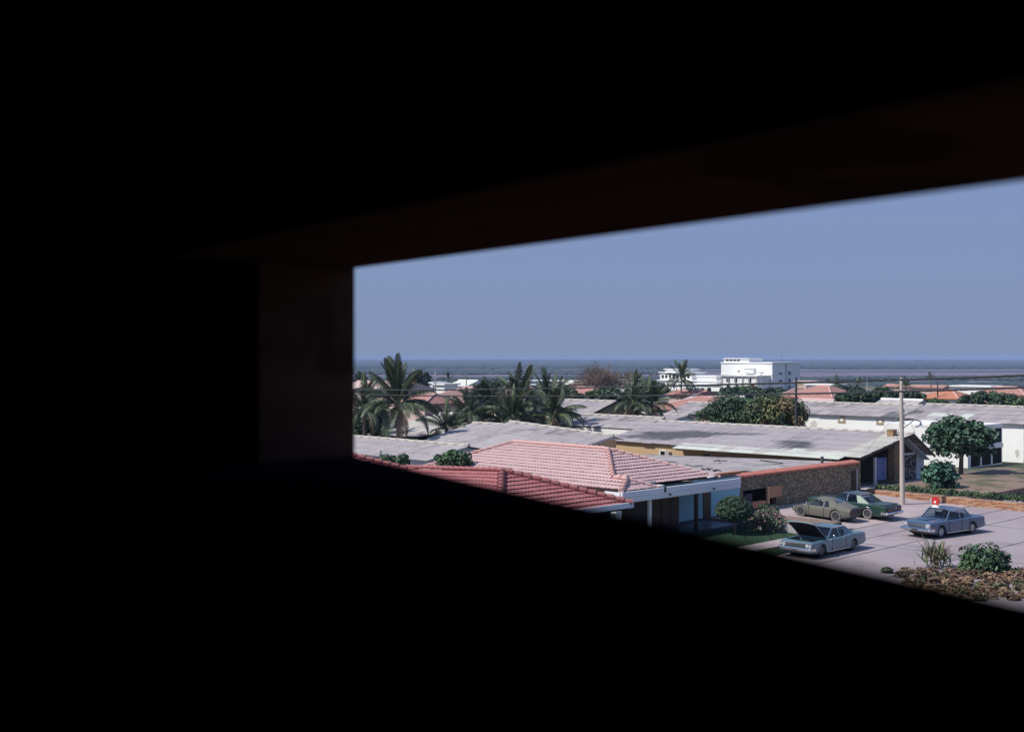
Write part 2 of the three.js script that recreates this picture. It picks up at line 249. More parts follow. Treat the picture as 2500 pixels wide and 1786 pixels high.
  // raised sidewalk, verge, lawn
  const raised = (name, pts, y, m) => { const gg = slabGeo(pts, y + .05); gg.translate(0, y, 0); return struct(name, gg, m, true); };
  raised('sidewalk', rect(36, 55.2, -34.6, -33.35), .09, M.pave);
  raised('verge', rect(36, 50.6, -33.35, -32.2), .05, M.grass);
  raised('lawn', rect(40, 55.0, -38.75, -34.6), .06, M.grass);
  raised('planting_bed', rect(55.3, 59.4, -41.4, -34.9), .30, M.earth);
  // ramp of the parking apron, higher by the stone wall
  const ag = meshGeo([59.4, .28, -41.45, 73.3, .28, -41.45, 73.3, .008, -34.0, 59.4, .008, -34.0, 59.4, -.1, -41.45, 59.4, -.1, -34.0], [0, 3, 2, 0, 2, 1, 0, 4, 5, 0, 5, 3], [59.4, -41.45, 73.3, -41.45, 73.3, -34, 59.4, -34, 0, 0, 0, 7]);
  struct('parking_apron', ag, M.pave, true);
  // yard before the gabled house
  raised('yard', rect(73.75, 96, -41.4, -34.2), .52, M.earth);
  raised('pavement', rect(70.4, 73.4, -37.9, -34.0), .05, M.pave);
  // grass blades on lawn and verge
  const bl = []; const blade = (u, w, y, h) => { const p = town(u, y, w), a = rr(0, 6.3), dx = Math.cos(a) * .012, dz = Math.sin(a) * .012, t = V(rr(-.05, .05), h, rr(-.05, .05)); bl.push(p.x - dx, p.y, p.z - dz, p.x + dx, p.y, p.z + dz, p.x + t.x, p.y + t.y, p.z + t.z); };
  for (let i = 0; i < 26000; i++) blade(rr(47.5, 54.95), rr(-38.7, -34.65), .06, rr(.03, .09));
  for (let i = 0; i < 6000; i++) blade(rr(46.5, 50.55), rr(-33.3, -32.2), .05, rr(.03, .10));
  const bg = new THREE.BufferGeometry(); bg.setAttribute('position', new THREE.Float32BufferAttribute(bl, 3)); bg.computeVertexNormals();
  const bm = shade(new THREE.Mesh(bg, M.blade)); bm.name = 'grass'; tag(bm, 'short green grass on the lawn and kerb strip by the porch', 'grass', null, 'stuff'); scene.add(bm);
}
console.log('ground');
// ---------------------------------------------------------------- roof builders
function sheetGeo(Q, s0, s1, t0, t1, W, L, lift) { // one corrugated sheet on the bilinear patch Q (ridge start, ridge end, eave end, eave start)
  const P = (s, t) => { const a = Q[0].clone().lerp(Q[1], s), b = Q[3].clone().lerp(Q[2], s); return a.lerp(b, t); };
  const n = Math.max(8, Math.round((s1 - s0) * W / .177) * 4), N = Q[1].clone().sub(Q[0]).cross(Q[3].clone().sub(Q[0])).normalize(); if (N.y < 0) N.negate();
  const pos = [], uv = [], idx = [];
  for (let j = 0; j < 3; j++) for (let i = 0; i <= n; i++) {
    const s = lerp(s0, s1, i / n), t = j ? t1 : t0, h = .028 * Math.cos(s * W / .177 * 2 * Math.PI) + (j === 0 ? .012 : j === 1 ? .05 + lift : .036 + lift);
    const p = P(s, t).addScaledVector(N, h); pos.push(p.x, p.y, p.z); uv.push(s * W, t * L);
  }
  for (let j = 0; j < 2; j++) for (let i = 0; i < n; i++) { const o = j * (n + 1) + i; idx.push(o, o + n + 1, o + 1, o + 1, o + n + 1, o + n + 2); }
  return meshGeo(pos, idx, uv);
}
function sheetRoof(parent, Q, mats, opt = {}) { // sheets laid as single parts, lower sheets a little proud
  const W = Q[0].distanceTo(Q[1]), L = Q[0].distanceTo(Q[3]), nc = Math.max(1, Math.round(W / (opt.cw || 1.06))), nr = Math.max(1, Math.round(L / (opt.cl || 1.55)));
  for (let r = 0; r < nr; r++) for (let c = 0; c < nc; c++) {
    if (opt.skip && opt.skip(c, r, nc, nr)) continue;
    const ov = .02, j = (rnd() - .5) * .012;
    const g = sheetGeo(Q, c / nc, Math.min(1, (c + 1) / nc + .03 / W), Math.max(0, r / nr - ov), (r + 1) / nr + j, W, L, rnd() * .012);
    add(parent, 'roof_sheet', g, (opt.pick && opt.pick(c, r, nc, nr)) || mats[Math.floor(rnd() * mats.length)]);
  }
}
function ridgeCaps(parent, a, b, m, len = 1.1, r = .10) {
  const L = a.distanceTo(b), n = Math.max(1, Math.round(L / len)), d = b.clone().sub(a).normalize();
  for (let i = 0; i < n; i++) { const p = a.clone().lerp(b, i / n), q = a.clone().lerp(b, (i + 1) / n).addScaledVector(d, .06); p.y += .02 + rnd() * .015; q.y += .055 + rnd() * .02; add(parent, 'ridge_cap', barGeo(p, q, r, r * 1.12, 8), m); }
}
function capTiles(parent, a, b, m, len = .42, r = .088) { // half-round ridge and hip tiles, wide end overlapping the next
  const L = a.distanceTo(b), n = Math.max(1, Math.round(L / len)), d = b.clone().sub(a).normalize();
  for (let i = 0; i < n; i++) { const p = a.clone().lerp(b, i / n), q = a.clone().lerp(b, (i + 1) / n).addScaledVector(d, .07); q.y += .04; p.x += rr(-.008, .008); add(parent, 'ridge_tile', barGeo(p, q, r * .86, r * 1.22, 8), m); }
}
function tileFace(parent, poly, yAt, dn, m, opt = {}) { // poly: convex plan polygon [u, w]; dn: plan direction down the slope; courses are single parts
  const pe = [-dn[1], dn[0]], T = poly.map((p) => p[0] * dn[0] + p[1] * dn[1]), S = poly.map((p) => p[0] * pe[0] + p[1] * pe[1]);
  const t0 = Math.min(...T), t1 = Math.max(...T), step = opt.step || .345, n = Math.max(1, Math.round((t1 - t0) / step)), lift = opt.lift || .045;
  const span = (t) => { let lo = 1e9, hi = -1e9; for (let i = 0; i < poly.length; i++) { const k = (i + 1) % poly.length, a = T[i], b = T[k]; if ((t - a) * (t - b) <= 0 && a !== b) { const s = lerp(S[i], S[k], (t - a) / (b - a)); lo = Math.min(lo, s); hi = Math.max(hi, s); } } return [lo, hi]; };
  { const P = poly.map(([u, w]) => [u, yAt(u, w) - .03, w]), idx = []; for (let i = 1; i < P.length - 1; i++) idx.push(0, i, i + 1); add(parent, 'gap_backing', meshGeo(P.flat(), idx), M.gapBacking); }  // added dark sheet under the courses, stops light leaking through the gaps
  for (let r = 0; r < n; r++) {
    const ta = lerp(t0, t1, r / n) + 1e-4, tb = lerp(t0, t1, (r + 1) / n) - 1e-4, A = span(ta), B = span(tb); if (A[1] < A[0] || B[1] < B[0]) continue;
    const lo = Math.min(A[0], B[0]), hi = Math.max(A[1], B[1]), seg = Math.max(2, Math.round((hi - lo) / .06)), pos = [], uv = [], idx = [], ph = (r % 2) * .12;
    const tl = tb - ta, wob = rr(-.006, .006);
    for (let j = 0; j < 3; j++) for (let i = 0; i <= seg; i++) {
      const X = j === 0 ? A : B, s = lerp(X[0], X[1], i / seg), t = j === 0 ? ta : tb, cell = Math.floor((s + ph) / .24), fr = (s + ph) / .24 - cell;
      const u = t * dn[0] + s * pe[0], w = t * dn[1] + s * pe[1], jag = (hash(cell, r, 5) - .5) * .014;
      const h = (fr < .42 ? .022 * Math.sin(fr / .42 * Math.PI) : 0) + (j === 0 ? 0 : lift + wob + jag - (j === 2 ? .018 : 0));
      pos.push(u, yAt(u, w) + h, w); uv.push(s, t);
    }
    for (let j = 0; j < 2; j++) for (let i = 0; i < seg; i++) { const o = j * (seg + 1) + i; idx.push(o, o + seg + 1, o + 1, o + 1, o + seg + 1, o + seg + 2); }
    add(parent, 'tile_course', meshGeo(pos, idx, uv), m);
  }
}
// ---------------------------------------------------------------- pink tiled house with the long white fascia
{
  const g = thing('tiled_house', 'low house with pink clay-tile hip roof, long white fascia and pale blue porch wall', 'house', 49.5, 0, -46);
  const roof = sub(g, 'roof'), k = .359, ye = 2.75, yr = 4.4;
  const yW = (u) => ye + (u - 44.9) * k, R1 = [49.5, -43.6], R0 = [49.5, -51.1];
  const main = (u, w) => yW(u), front = (u, w) => yr - (w - R1[1]) * k, back = (u, w) => yr - (R0[1] - w) * .434, far = (u, w) => yr - (u - 49.5) * k;
  tileFace(roof, [R0, R1, [46.36, -40.46], [46.3, -39.5], [44.95, -38.72], [44.9, -54.9]], main, [-1, 0], M.tilePink);
  tileFace(roof, [R1, [54.1, -39.45], [48.2, -39.45], [46.36, -40.46]], front, [0, 1], M.tilePink);
  tileFace(roof, [[46.3, -39.5], [44.95, -38.72], [47.8, -38.72]], (u, w) => yW(46.3) - (w + 39.5) * .56, [0, 1], M.tilePink, { step: .4 });
  tileFace(roof, [R0, [45.1, -54.9], [53.9, -54.9]], back, [0, -1], M.tilePink);
  tileFace(roof, [R0, [54.1, -54.9], [54.1, -39.45], R1], far, [1, 0], M.tilePink);
  const P = (u, y, w) => V(u, y, w);
  capTiles(roof, P(49.5, yr + .05, -43.6), P(49.5, yr + .05, -51.1), M.ridgeTile);
  capTiles(roof, P(49.5, yr + .06, -43.6), P(46.36, yW(46.36) + .07, -40.46), M.ridgeTile, .42, .105);
  capTiles(roof, P(46.36, yW(46.3) + .08, -40.4), P(46.3, yW(46.3) + .08, -39.5), M.ridgeTile, .42, .11);
  capTiles(roof, P(46.3, yW(46.3) + .08, -39.5), P(44.98, ye + .09, -38.74), M.ridgeTile, .42, .125);
  capTiles(roof, P(49.5, yr + .05, -43.6), P(54.1, ye + .08, -39.45), M.ridgeTile);
  capTiles(roof, P(49.5, yr + .05, -51.1), P(45.0, ye + .1, -54.9), M.ridgeTile);
  capTiles(roof, P(46.3, yW(46.3) + .02, -39.5), P(47.8, ye + .06, -38.74), M.ridgeTile, .42, .09);
  add(roof, 'mortar_patch', boxGeo(46.9, 48.4, ye + .12, ye + .3, -39.55, -39.3), M.concrete);
  // fascia boards: long one on the street side, short return on the left
  const fas = box(g, 'fascia', M.fascia, 44.86, 54.95, 2.52, 2.80, -38.66, -38.55);
  box(fas, 'lower_board', M.fascia, 44.86, 54.95, 2.28, 2.512, -38.675, -38.575);
  box(g, 'fascia_return', M.fascia, 44.80, 44.92, 2.28, 2.78, -39.7, -38.675);
  box(g, 'gutter', M.dark, 47.9, 54.7, 2.34, 2.40, -39.6, -38.68);  // trough coloured near-black for the shade behind the fascia
  for (const u of [45.4, 48.6, 52.4]) add(fas, 'drain_spout', barGeo(P(u, 2.42, -38.62), P(u, 2.40, -38.44), .045, .045, 8), M.iron);
  box(g, 'white_cap', M.whiteClean, 47.9, 48.35, 2.84, 2.90, -39.1, -38.7); box(g, 'white_cap', M.whiteClean, 53.0, 53.5, 2.9, 2.95, -39.5, -39.25);
  box(g, 'downpipe_end', M.iron, 48.15, 48.3, 2.55, 2.85, -38.75, -38.52);
  box(g, 'parapet_coping', M.tileOrange, 54.3, 58.4, 2.62, 2.78, -41.35, -41.0);
  box(g, 'soffit', M.white, 44.95, 54.9, 2.22, 2.27, -41.05, -38.70);
  box(g, 'flat_roof', M.concrete, 54.1, 58.5, 2.5, 2.6, -44, -41.36);
  // walls
  box(g, 'porch_wall', M.blueWall, 50.1, 58.45, .2, 2.5, -41.3, -41.1); box(g, 'porch_dark_panel', M.darkWood, 45.8, 50.1, .2, 2.5, -41.3, -41.08);  // dark panel left of the shutters paints the darkness inside the porch
  box(g, 'side_wall', M.white, 45.6, 45.8, 0, 2.7, -54.4, -41.1);
  box(g, 'back_wall', M.white, 45.6, 53.6, 0, 2.7, -54.4, -54.2);
  box(g, 'far_wall', M.white, 53.4, 53.6, 0, 2.5, -54.2, -41.3);
  box(g, 'porch_floor', mapped(grain(2, [.10, .10, .14], [.06, .06, .09], .8, 161), .3), 45.4, 58.0, 0, .2, -41.1, -38.85);
  box(g, 'skirting', mat([.03, .04, .07], .6), 52.7, 58.4, .2, .34, -41.1, -41.07);
  // louvred shutter doors
  for (let i = 0; i < 3; i++) { const u0 = 50.15 + i * .82, d = box(g, 'shutter_door', M.darkWood, u0, u0 + .80, .22, 2.2, -41.1, -41.05); for (let j = 0; j < 22; j++) add(d, 'louvre', boxGeo(u0 + .1, u0 + .7, .32 + j * .084, .345 + j * .084, -41.06, -41.01), M.wood); }
  const dr = box(g, 'front_door', mat([.045, .02, .014], .5), 54.85, 55.55, .2, 2.25, -41.1, -41.05); add(dr, 'handle', barGeo(P(55.45, 1.15, -41.05), P(55.45, 1.15, -40.98), .03, .03, 8), M.chrome);
  box(g, 'column', mat([.035, .022, .02], .5), 51.25, 51.42, .2, 2.28, -39.0, -38.83); box(g, 'column', M.white, 47.3, 47.45, .2, 2.28, -38.95, -38.8);
  box(g, 'pillar', M.white, 44.2, 44.62, 0, 2.5, -38.75, -38.4);
}
// ---------------------------------------------------------------- red tiled wings nearer the building we look from
{
  const g = thing('red_tiled_wing', 'nearer wing with darker red clay-tile hip roof in front of the pink roof', 'house', 39.3, 0, -43);
  const roof = sub(g, 'roof'), k = .359, y = (du) => 4.03 - du * k, U = 39.3;
  tileFace(roof, [[U, -41.4], [U + 4.4, -37.0], [U - 4.4, -37.0]], (u, w) => y(w + 41.4), [0, 1], M.tileRed, { lift: .05, step: .36 });
  tileFace(roof, [[U, -48.6], [U, -41.4], [U - 4.4, -37.0], [U - 4.4, -53]], (u, w) => y(U - u) - Math.max(0, -41.4 - w) * .055, [-1, 0], M.tileRed, { lift: .045, step: .36 });
  tileFace(roof, [[U, -48.6], [U, -41.4], [U + 4.4, -37.0], [U + 4.4, -53]], (u, w) => y(u - U) - Math.max(0, -41.4 - w) * .055, [1, 0], M.tileRed, { step: .36 });
  capTiles(roof, V(U, 4.10, -41.4), V(U, 3.76, -48.6), M.ridgeRed); capTiles(roof, V(U, 4.10, -41.4), V(U + 4.4, y(4.4) + .09, -37.0), M.ridgeRed, .46, .125); capTiles(roof, V(U, 4.10, -41.4), V(U - 4.4, y(4.4) + .09, -37.0), M.ridgeRed, .46, .15);
  box(g, 'fascia', M.paleBlue, U - 4.4, U + 4.55, 2.30, 2.55, -37.06, -36.96);
  box(g, 'wall', M.white, U - 3.9, U + 3.6, 0, 2.5, -52, -41.5);
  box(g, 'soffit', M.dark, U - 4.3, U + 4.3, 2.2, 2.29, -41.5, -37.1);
  const g2 = thing('red_tiled_pavilion', 'dark red tiled roof corner at the lower left edge of the opening', 'house', 35, 0, -52.6);
  const r2 = sub(g2, 'roof'), A = [34.9, -52.4], Y = (d) => 5.10 - d * .36;
  tileFace(r2, [A, [39.9, -47.4], [29.9, -47.4]], (u, w) => Y(w - A[1]), [0, 1], M.tileRed, { step: .36 }); tileFace(r2, [A, [39.9, -47.4], [39.9, -57.4]], (u, w) => Y(u - A[0]), [1, 0], M.tileRed, { step: .36 }); tileFace(r2, [A, [29.9, -47.4], [29.9, -57.4]], (u, w) => Y(A[0] - u), [-1, 0], M.tileRed, { step: .36 }); tileFace(r2, [A, [29.9, -57.4], [39.9, -57.4]], (u, w) => Y(A[1] - w), [0, -1], M.tileRed, { step: .36 });
  capTiles(r2, V(A[0], 5.15, A[1]), V(39.9, 3.38, -47.4), M.ridgeRed, .46, .12); capTiles(r2, V(A[0], 5.15, A[1]), V(29.9, 3.38, -47.4), M.ridgeRed, .46, .12);
  box(g2, 'wall', M.white, 30.6, 39.2, 0, 3.5, -56.8, -48);
}
// ---------------------------------------------------------------- grey corrugated roofs
function gableHouse(o) { // ridge along w; near eave at u0, ridge ur, far eave u1
  const g = thing(o.name || 'sheet_roofed_house', o.label, 'house', (o.u0 + o.u1) / 2, o.base || 0, (o.w0 + o.w1) / 2);
  const roof = sub(g, 'roof'), yr0 = o.yr, yr1 = o.yrB ?? o.yr, ye0 = o.ye, ye1 = o.yeB ?? o.ye, yf = o.yf ?? o.ye;
  sheetRoof(roof, [V(o.ur, yr0, o.w0), V(o.ur, yr1, o.w1), V(o.u0, ye1, o.w1), V(o.u0, ye0, o.w0)], o.mats || M.sheet, o.opt || {});
  sheetRoof(roof, [V(o.ur, yr0, o.w0), V(o.ur, yr1, o.w1), V(o.u1, yf, o.w1), V(o.u1, yf, o.w0)], o.mats || M.sheet, {});
  if (!o.nocap) ridgeCaps(roof, V(o.ur, yr0 + .02, o.w0), V(o.ur, yr1 + .02, o.w1), o.cap || M.ridgeCap);
  const i = o.inset ?? .35, wm = o.wall || M.white, b = o.base || 0, sl = (u) => u < o.ur ? lerp(Math.min(ye0, ye1), Math.min(yr0, yr1), (u - o.u0) / (o.ur - o.u0)) : lerp(yf, Math.min(yr0, yr1), (o.u1 - u) / (o.u1 - o.ur));
  const a = o.u0 + i, c = o.u1 - i, dz = o.drop ?? .10;
  add(g, 'wall', profileW([[a, b], [c, b], [c, sl(c) - dz], [o.ur, sl(o.ur) - dz], [a, sl(a) - dz]], o.w0 + .3, o.w1 - (o.over ?? .3)), wm);
  return g;
}
const B5 = gableHouse({ label: 'low house with sunlit grey corrugated roof beside the left edge of the opening', u0: 51.9, ur: 55.8, u1: 59.8, ye: 2.4, yr: 3.22, w0: -80, w1: -62.2, wall: M.paleBlue, mats: [M.sheet[1], M.sheet[1], M.sheet[0]] });
box(B5, 'vent_pipe', M.iron, 51.7, 51.76, 1.9, 2.9, -67.0, -66.94);
const B4 = gableHouse({ label: 'grey corrugated roof sloping behind the pink tiled roof, left of the yellow wall', u0: 58.8, ur: 66, u1: 67.3, yf: 3.3, ye: 2.75, yeB: 2.35, yr: 4.28, yrB: 3.66, w0: -68.6, w1: -57.6, wall: M.yellow, mats: [M.sheet[1], M.sheet[0], M.sheet[1]], over: .55 });
add(B4, 'barge_board', beamGeo(V(58.7, 2.28, -57.55), V(66.05, 3.62, -57.55), .05, .18), M.concrete);
const B4b = gableHouse({ label: 'short lower grey roof stepping down left of the middle roof, by the palm fronds', u0: 60.6, ur: 66.5, u1: 68, yf: 3.5, ye: 2.6, yr: 3.95, w0: -73.6, w1: -68.65, wall: M.tan, mats: [M.sheet[1]] });
box(B4b, 'painted_eave_shadow', M.dark, 60.9, 61.0, 2.0, 2.4, -73.2, -69);  // dark strip standing in for the shade under the eave
// the long grey roof: the black algae stains are in its sheets
const B2 = gableHouse({ label: 'long gabled house with stained grey corrugated roof and dark open gable porch', u0: 74.5, ur: 82, u1: 85.3, ye: 2.5, yr: 3.8, yf: 2.0, w0: -66.2, w1: -42.3, wall: M.yellow, over: 2.6, mats: [M.sheet[0], M.sheet[0], M.sheet[2]], inset: .32,
  opt: { pick: (c, r, nc, nr) => { const s = (c + .5) / nc; if (r === nr - 1 && s > .74 && s < .8) return M.sheetWhite; if (s > .93 || (s > .84 && r === nr - 1)) return M.sheetPale; return M.stained; } } });
{
  const g = B2;
  // yellow wall openings
  const wn = box(g, 'window', M.dark, 74.78, 74.84, 1.35, 1.95, -60.25, -59.75); box(wn, 'frame', M.fascia, 74.76, 74.82, 1.95, 2.03, -60.33, -59.67); box(wn, 'frame', M.fascia, 74.76, 74.82, 1.27, 2.03, -60.36, -60.25); box(wn, 'frame', M.fascia, 74.76, 74.82, 1.27, 2.03, -59.75, -59.64);
  box(g, 'air_conditioner', M.concrete, 74.45, 74.82, 1.35, 1.95, -59.55, -59.15);
  const w2 = box(g, 'window', M.darkGlass, 74.79, 74.82, 1.2, 2.05, -55.95, -55.4); box(w2, 'sill', M.yellow, 74.70, 74.82, 1.12, 1.195, -56.0, -55.35);
  const aw = sub(g, 'awning'); sheetRoof(aw, [V(75.2, 2.66, -58.2), V(75.2, 2.66, -43.6), V(73.75, 2.34, -43.6), V(73.75, 2.30, -58.2)], [M.sheetWhite, M.sheetWhite, M.sheetWhite, M.sheetPale], { cw: 1.06, cl: 1.5 });
  add(g, 'awning_bracket', beamGeo(V(74.3, 2.0, -52.9), V(75.3, 1.5, -52.9), .06, .06), M.wood);
  // gable porch
  add(g, 'barge_board', beamGeo(V(74.4, 2.44, -42.25), V(82, 3.76, -42.25), .04, .16), M.darkWood); add(g, 'barge_board', beamGeo(V(82, 3.76, -42.25), V(85.35, 1.98, -42.25), .04, .2), M.darkWood);
  add(g, 'verge_soffit', beamGeo(V(81.6, 3.46, -42.9), V(84.9, 1.75, -42.9), .9, .05), M.paleBlue);
  add(g, 'white_wall', profileW([[84.0, .3], [85.25, .3], [85.25, 1.95], [84.0, 2.7]], -43.3, -43.1), M.paleBlue); box(g, 'lintel_beam', M.fascia, 81.0, 84.0, 2.22, 2.34, -43.2, -43.05); add(g, 'porch_shade_panel', profileW([[75.0, .3], [85.0, .3], [85.0, 2.0], [82, 3.6], [75.0, 2.3]], -44.86, -44.8), M.darkWood); add(g, 'gable_panel', profileW([[81.0, 2.35], [84.0, 2.35], [82.3, 3.45], [81.0, 3.4]], -43.25, -43.2), M.darkWood);  // dark sheet over the yellow end wall, pale blue on the white: painted shade
  box(g, 'pebble_screen', M.pebble, 81.6, 83.95, .3, 2.2, -43.2, -43.05);
  add(g, 'stone_pier', profileW([[79.6, .3], [80.9, .3], [80.9, 3.45], [79.6, 3.2]], -43.0, -42.5), M.stoneWarm);
  const bl = box(g, 'blue_screen', mat([.05, .07, .30], .5), 78.1, 79.5, .6, 2.25, -43.2, -43.1);
  for (let i = 0; i < 9; i++) for (let j = 0; j < 4; j++) add(bl, 'block', boxGeo(78.2 + j * .32, 78.46 + j * .32, .66 + i * .175, .74 + i * .175 + .03 * (j % 2), -43.1, -43.04), j % 3 ? mat([.30, .36, .62], .5) : mat([.42, .46, .66], .5));
  box(g, 'white_post', M.fascia, 77.85, 78.05, .3, 2.3, -43.2, -43.05);
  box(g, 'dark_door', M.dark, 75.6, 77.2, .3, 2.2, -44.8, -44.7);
  const ch = box(g, 'chimney', M.stoneWarm, 80.8, 81.35, 3.4, 4.12, -43.75, -43.25); box(ch, 'cap', M.tan, 80.76, 81.39, 4.12, 4.17, -43.79, -43.21);
  box(g, 'porch_floor', M.concrete, 74.6, 85.2, 0, .3, -44.8, -42.0);
}
const B2L = gableHouse({ label: 'grey corrugated roof with bright white wall under its eave, left of the long roof', u0: 78.9, ur: 82.8, u1: 87, ye: 3.2, yr: 4.02, inset: .06, w0: -75.8, w1: -66.3, wall: M.whiteDirty, mats: [M.sheet[1], M.sheet[0]] });
{ // lean-to over the yard behind the stone wall
  const g = thing('lean_to_roof', 'low flat grey sheet roof with loose debris between the yellow wall and stone wall', 'shed', 66, 0, -50);
  const roof = sub(g, 'roof'); sheetRoof(roof, [V(73.4, 1.72, -60), V(73.4, 2.26, -42.4), V(60.2, 2.22, -42.0), V(60.2, 1.95, -60)], [M.sheet[1], M.sheet[0], M.sheet[1]]);
  box(g, 'wall', M.stone, 60.6, 60.8, 0, 1.9, -59, -42.5); box(g, 'wall', M.tan, 73.1, 73.25, 0, 1.6, -59, -42.5);
  for (const [u, w, s] of [[62, -46.2, .5], [63.5, -48.5, .35], [64.5, -51, .3], [67.5, -49.5, .3], [61.7, -45, .3]]) for (let i = 0; i < 3; i++) { const m = add(g, 'debris', beamGeo(V(u + rr(-.3, .3), 2.26, w + rr(-.3, .3)), V(u + rr(-.4, .4) + s, 2.3, w + rr(-.8, .8)), .06, .05), M.darkWood); }
  add(g, 'plank', beamGeo(V(68.6, 2.36, -44.8), V(69.6, 2.34, -47.2), .14, .06), M.darkWood);
  box(g, 'pipe_stub', M.iron, 70.6, 70.75, 2.2, 2.8, -43.1, -42.95);
}
{ // stone garden wall with a red tile coping, garage-like opening at its near end
  const W = -41.5, g = thing('stone_wall', 'dark rubble stone wall with red tile coping behind the parked cars', 'wall', 67, 0, W);
  box(g, 'masonry', M.stone, 62.9, 72.6, 0, 2.38, W - .35, W); box(g, 'masonry', M.stone, 58.6, 62.9, 1.5, 2.38, W - .35, W); box(g, 'masonry', M.stone, 58.6, 59.35, 0, 1.5, W - .35, W);
  for (let i = 0; i < 58; i++) { const u = 58.7 + i * .245; add(g, 'coping_tile', barGeo(V(u, 2.47, W - .42), V(u, 2.36, W + .15), .085, .10, 7), i % 5 === 2 ? M.ridgeRed : M.coping); }
  const d = box(g, 'door', M.darkWood, 71.85, 72.35, .28, 1.85, W, W + .05); box(d, 'door_frame', M.concrete, 72.37, 72.53, .28, 1.95, W + .002, W + .09);
  box(g, 'end_post', M.stone, 72.62, 72.95, .0, 2.45, W - .35, W + .05);
  const k = thing('workshop_recess', 'dark workshop recess in the stone wall with orange-brown counter and bottles', 'workshop', 61, 0, W - 1.2);
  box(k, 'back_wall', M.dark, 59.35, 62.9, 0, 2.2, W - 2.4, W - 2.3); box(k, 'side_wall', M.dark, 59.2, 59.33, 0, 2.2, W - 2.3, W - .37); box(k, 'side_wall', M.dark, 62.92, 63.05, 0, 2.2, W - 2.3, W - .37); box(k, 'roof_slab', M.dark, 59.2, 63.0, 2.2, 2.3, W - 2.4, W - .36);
  box(k, 'counter', M.board, 59.9, 61.3, .42, .78, W + .02, W + .3); box(k, 'shelf', M.wood, 59.7, 61.6, .95, 1.0, W - 1.6, W - 1.2); box(k, 'white_box', M.whiteClean, 59.9, 61.2, .30, .36, W - .4, W - .1);
  box(k, 'leaning_door', mat([.05, .025, .05], .7), 59.5, 60.2, .1, 1.3, W + .02, W + .08);
  for (const [u, y, w] of [[60.2, 1.0, -1.4], [60.6, 1.0, -1.35], [61.0, 1.0, -1.45], [61.2, .78, -.7], [60.4, .78, -.65]]) add(k, 'bottle', new THREE.LatheGeometry([[0, 0], [.04, 0], [.045, .12], [.04, .17], [.015, .22], [.016, .28], [0, .28]].map(([r, h]) => new THREE.Vector2(r, h)), 8).translate(u, y, W + w), M.whiteClean);
  const post = thing('wooden_post', 'pale orange wooden post standing before the workshop recess', 'post', 61.45, 0, W + .35); add(post, 'shaft', boxGeo(61.37, 61.53, .25, 1.62, W + .28, W + .42), M.paleWood); add(post, 'footing', boxGeo(61.3, 61.6, 0, .25, W + .22, W + .5), M.concrete);
  const sg = thing('wooden_board', 'orange-brown plank board hanging on the stone wall by the workshop', 'board', 62.6, 1, W + .2); for (let i = 0; i < 6; i++) add(sg, 'plank', boxGeo(61.75, 63.2, .88 + i * .115, .985 + i * .115, W + .16, W + .2), M.board); add(sg, 'batten', boxGeo(62.15, 62.23, .86, 1.6, W + .12, W + .158), M.paleWood); add(sg, 'batten', boxGeo(62.9, 62.98, .86, 1.6, W + .002, W + .158), M.paleWood);
}
console.log('near houses');
// ---------------------------------------------------------------- houses behind
{ // brick planter wall before the gabled house
  const g = thing('brick_planter_wall', 'low sunlit brown brick planter wall behind the utility pole', 'wall', 73.6, 0, -35);
  box(g, 'core', M.mortar, 73.45, 73.75, 0, .50, -41.3, -30); const bgeo = new THREE.BoxGeometry(.09, .082, .30);
  for (let r = 0; r < 5; r++) for (let i = 0; i < 36; i++) { const m = shade(new THREE.Mesh(bgeo, M.brick[Math.floor(rnd() * 4)])); m.name = 'brick'; m.position.set(73.44 + rr(-.02, .015) - 73.6, .055 + r * .1, -41.1 + i * .31 + (r % 2) * .155 + 35); m.rotation.y = rr(-.03, .03); g.add(m); }
  const h = thing('garden_kerb', 'low pale concrete kerb between the lawn and the flower bed', 'kerb', 55.15, 0, -36.5); add(h, 'block', boxGeo(55.0, 55.28, 0, .50, -38.2, -36.2), M.concrete); add(h, 'block', boxGeo(55.0, 55.28, 0, .46, -36.18, -34.6), M.concrete);
}
{ // white walled block behind
  const g = gableHouse({ label: 'long white-walled building with grey sheet roof behind the gabled house', u0: 110.6, ur: 115.6, u1: 121, ye: 3.35, yr: 4.4, w0: -73.2, w1: -58.6, wall: M.whiteDirty, base: -.6, inset: .35 });
  for (const w of [-65.2, -60.8]) { const p = box(g, 'plaster_patch', M.tan, 110.915, 110.94, 2.55, 3.1, w - .45, w + .45); box(p, 'vent', M.whiteClean, 110.90, 110.912, 2.75, 3.0, w - .15, w + .15); }
  const g2 = gableHouse({ label: 'right-hand end of the white building with stepped grey roof, partly behind the leafy tree', u0: 110.6, ur: 116.2, u1: 121.6, ye: 3.2, yr: 4.55, w0: -58.5, w1: -38, wall: M.whiteDirty, base: -.6, opt: { pick: () => rnd() < .06 ? M.sheetWhite : null } });
  const s = thing('street_block', 'white block in shade with wide dark openings at the right edge', 'building', 104, -.4, -51); box(s, 'wall', M.white, 101, 108, -.4, 3.4, -55, -47);
  for (let i = 0; i < 3; i++) { box(s, 'opening', M.dark, 101.6 + i * 2.2, 103.4 + i * 2.2, 1.7, 3.0, -47.04, -46.98); box(s, 'opening', M.dark, 101.6 + i * 2.2, 103.4 + i * 2.2, -.2, 1.2, -47.04, -46.98); } box(s, 'band', M.fascia, 100.9, 108.1, 1.22, 1.6, -47.1, -46.94);
}
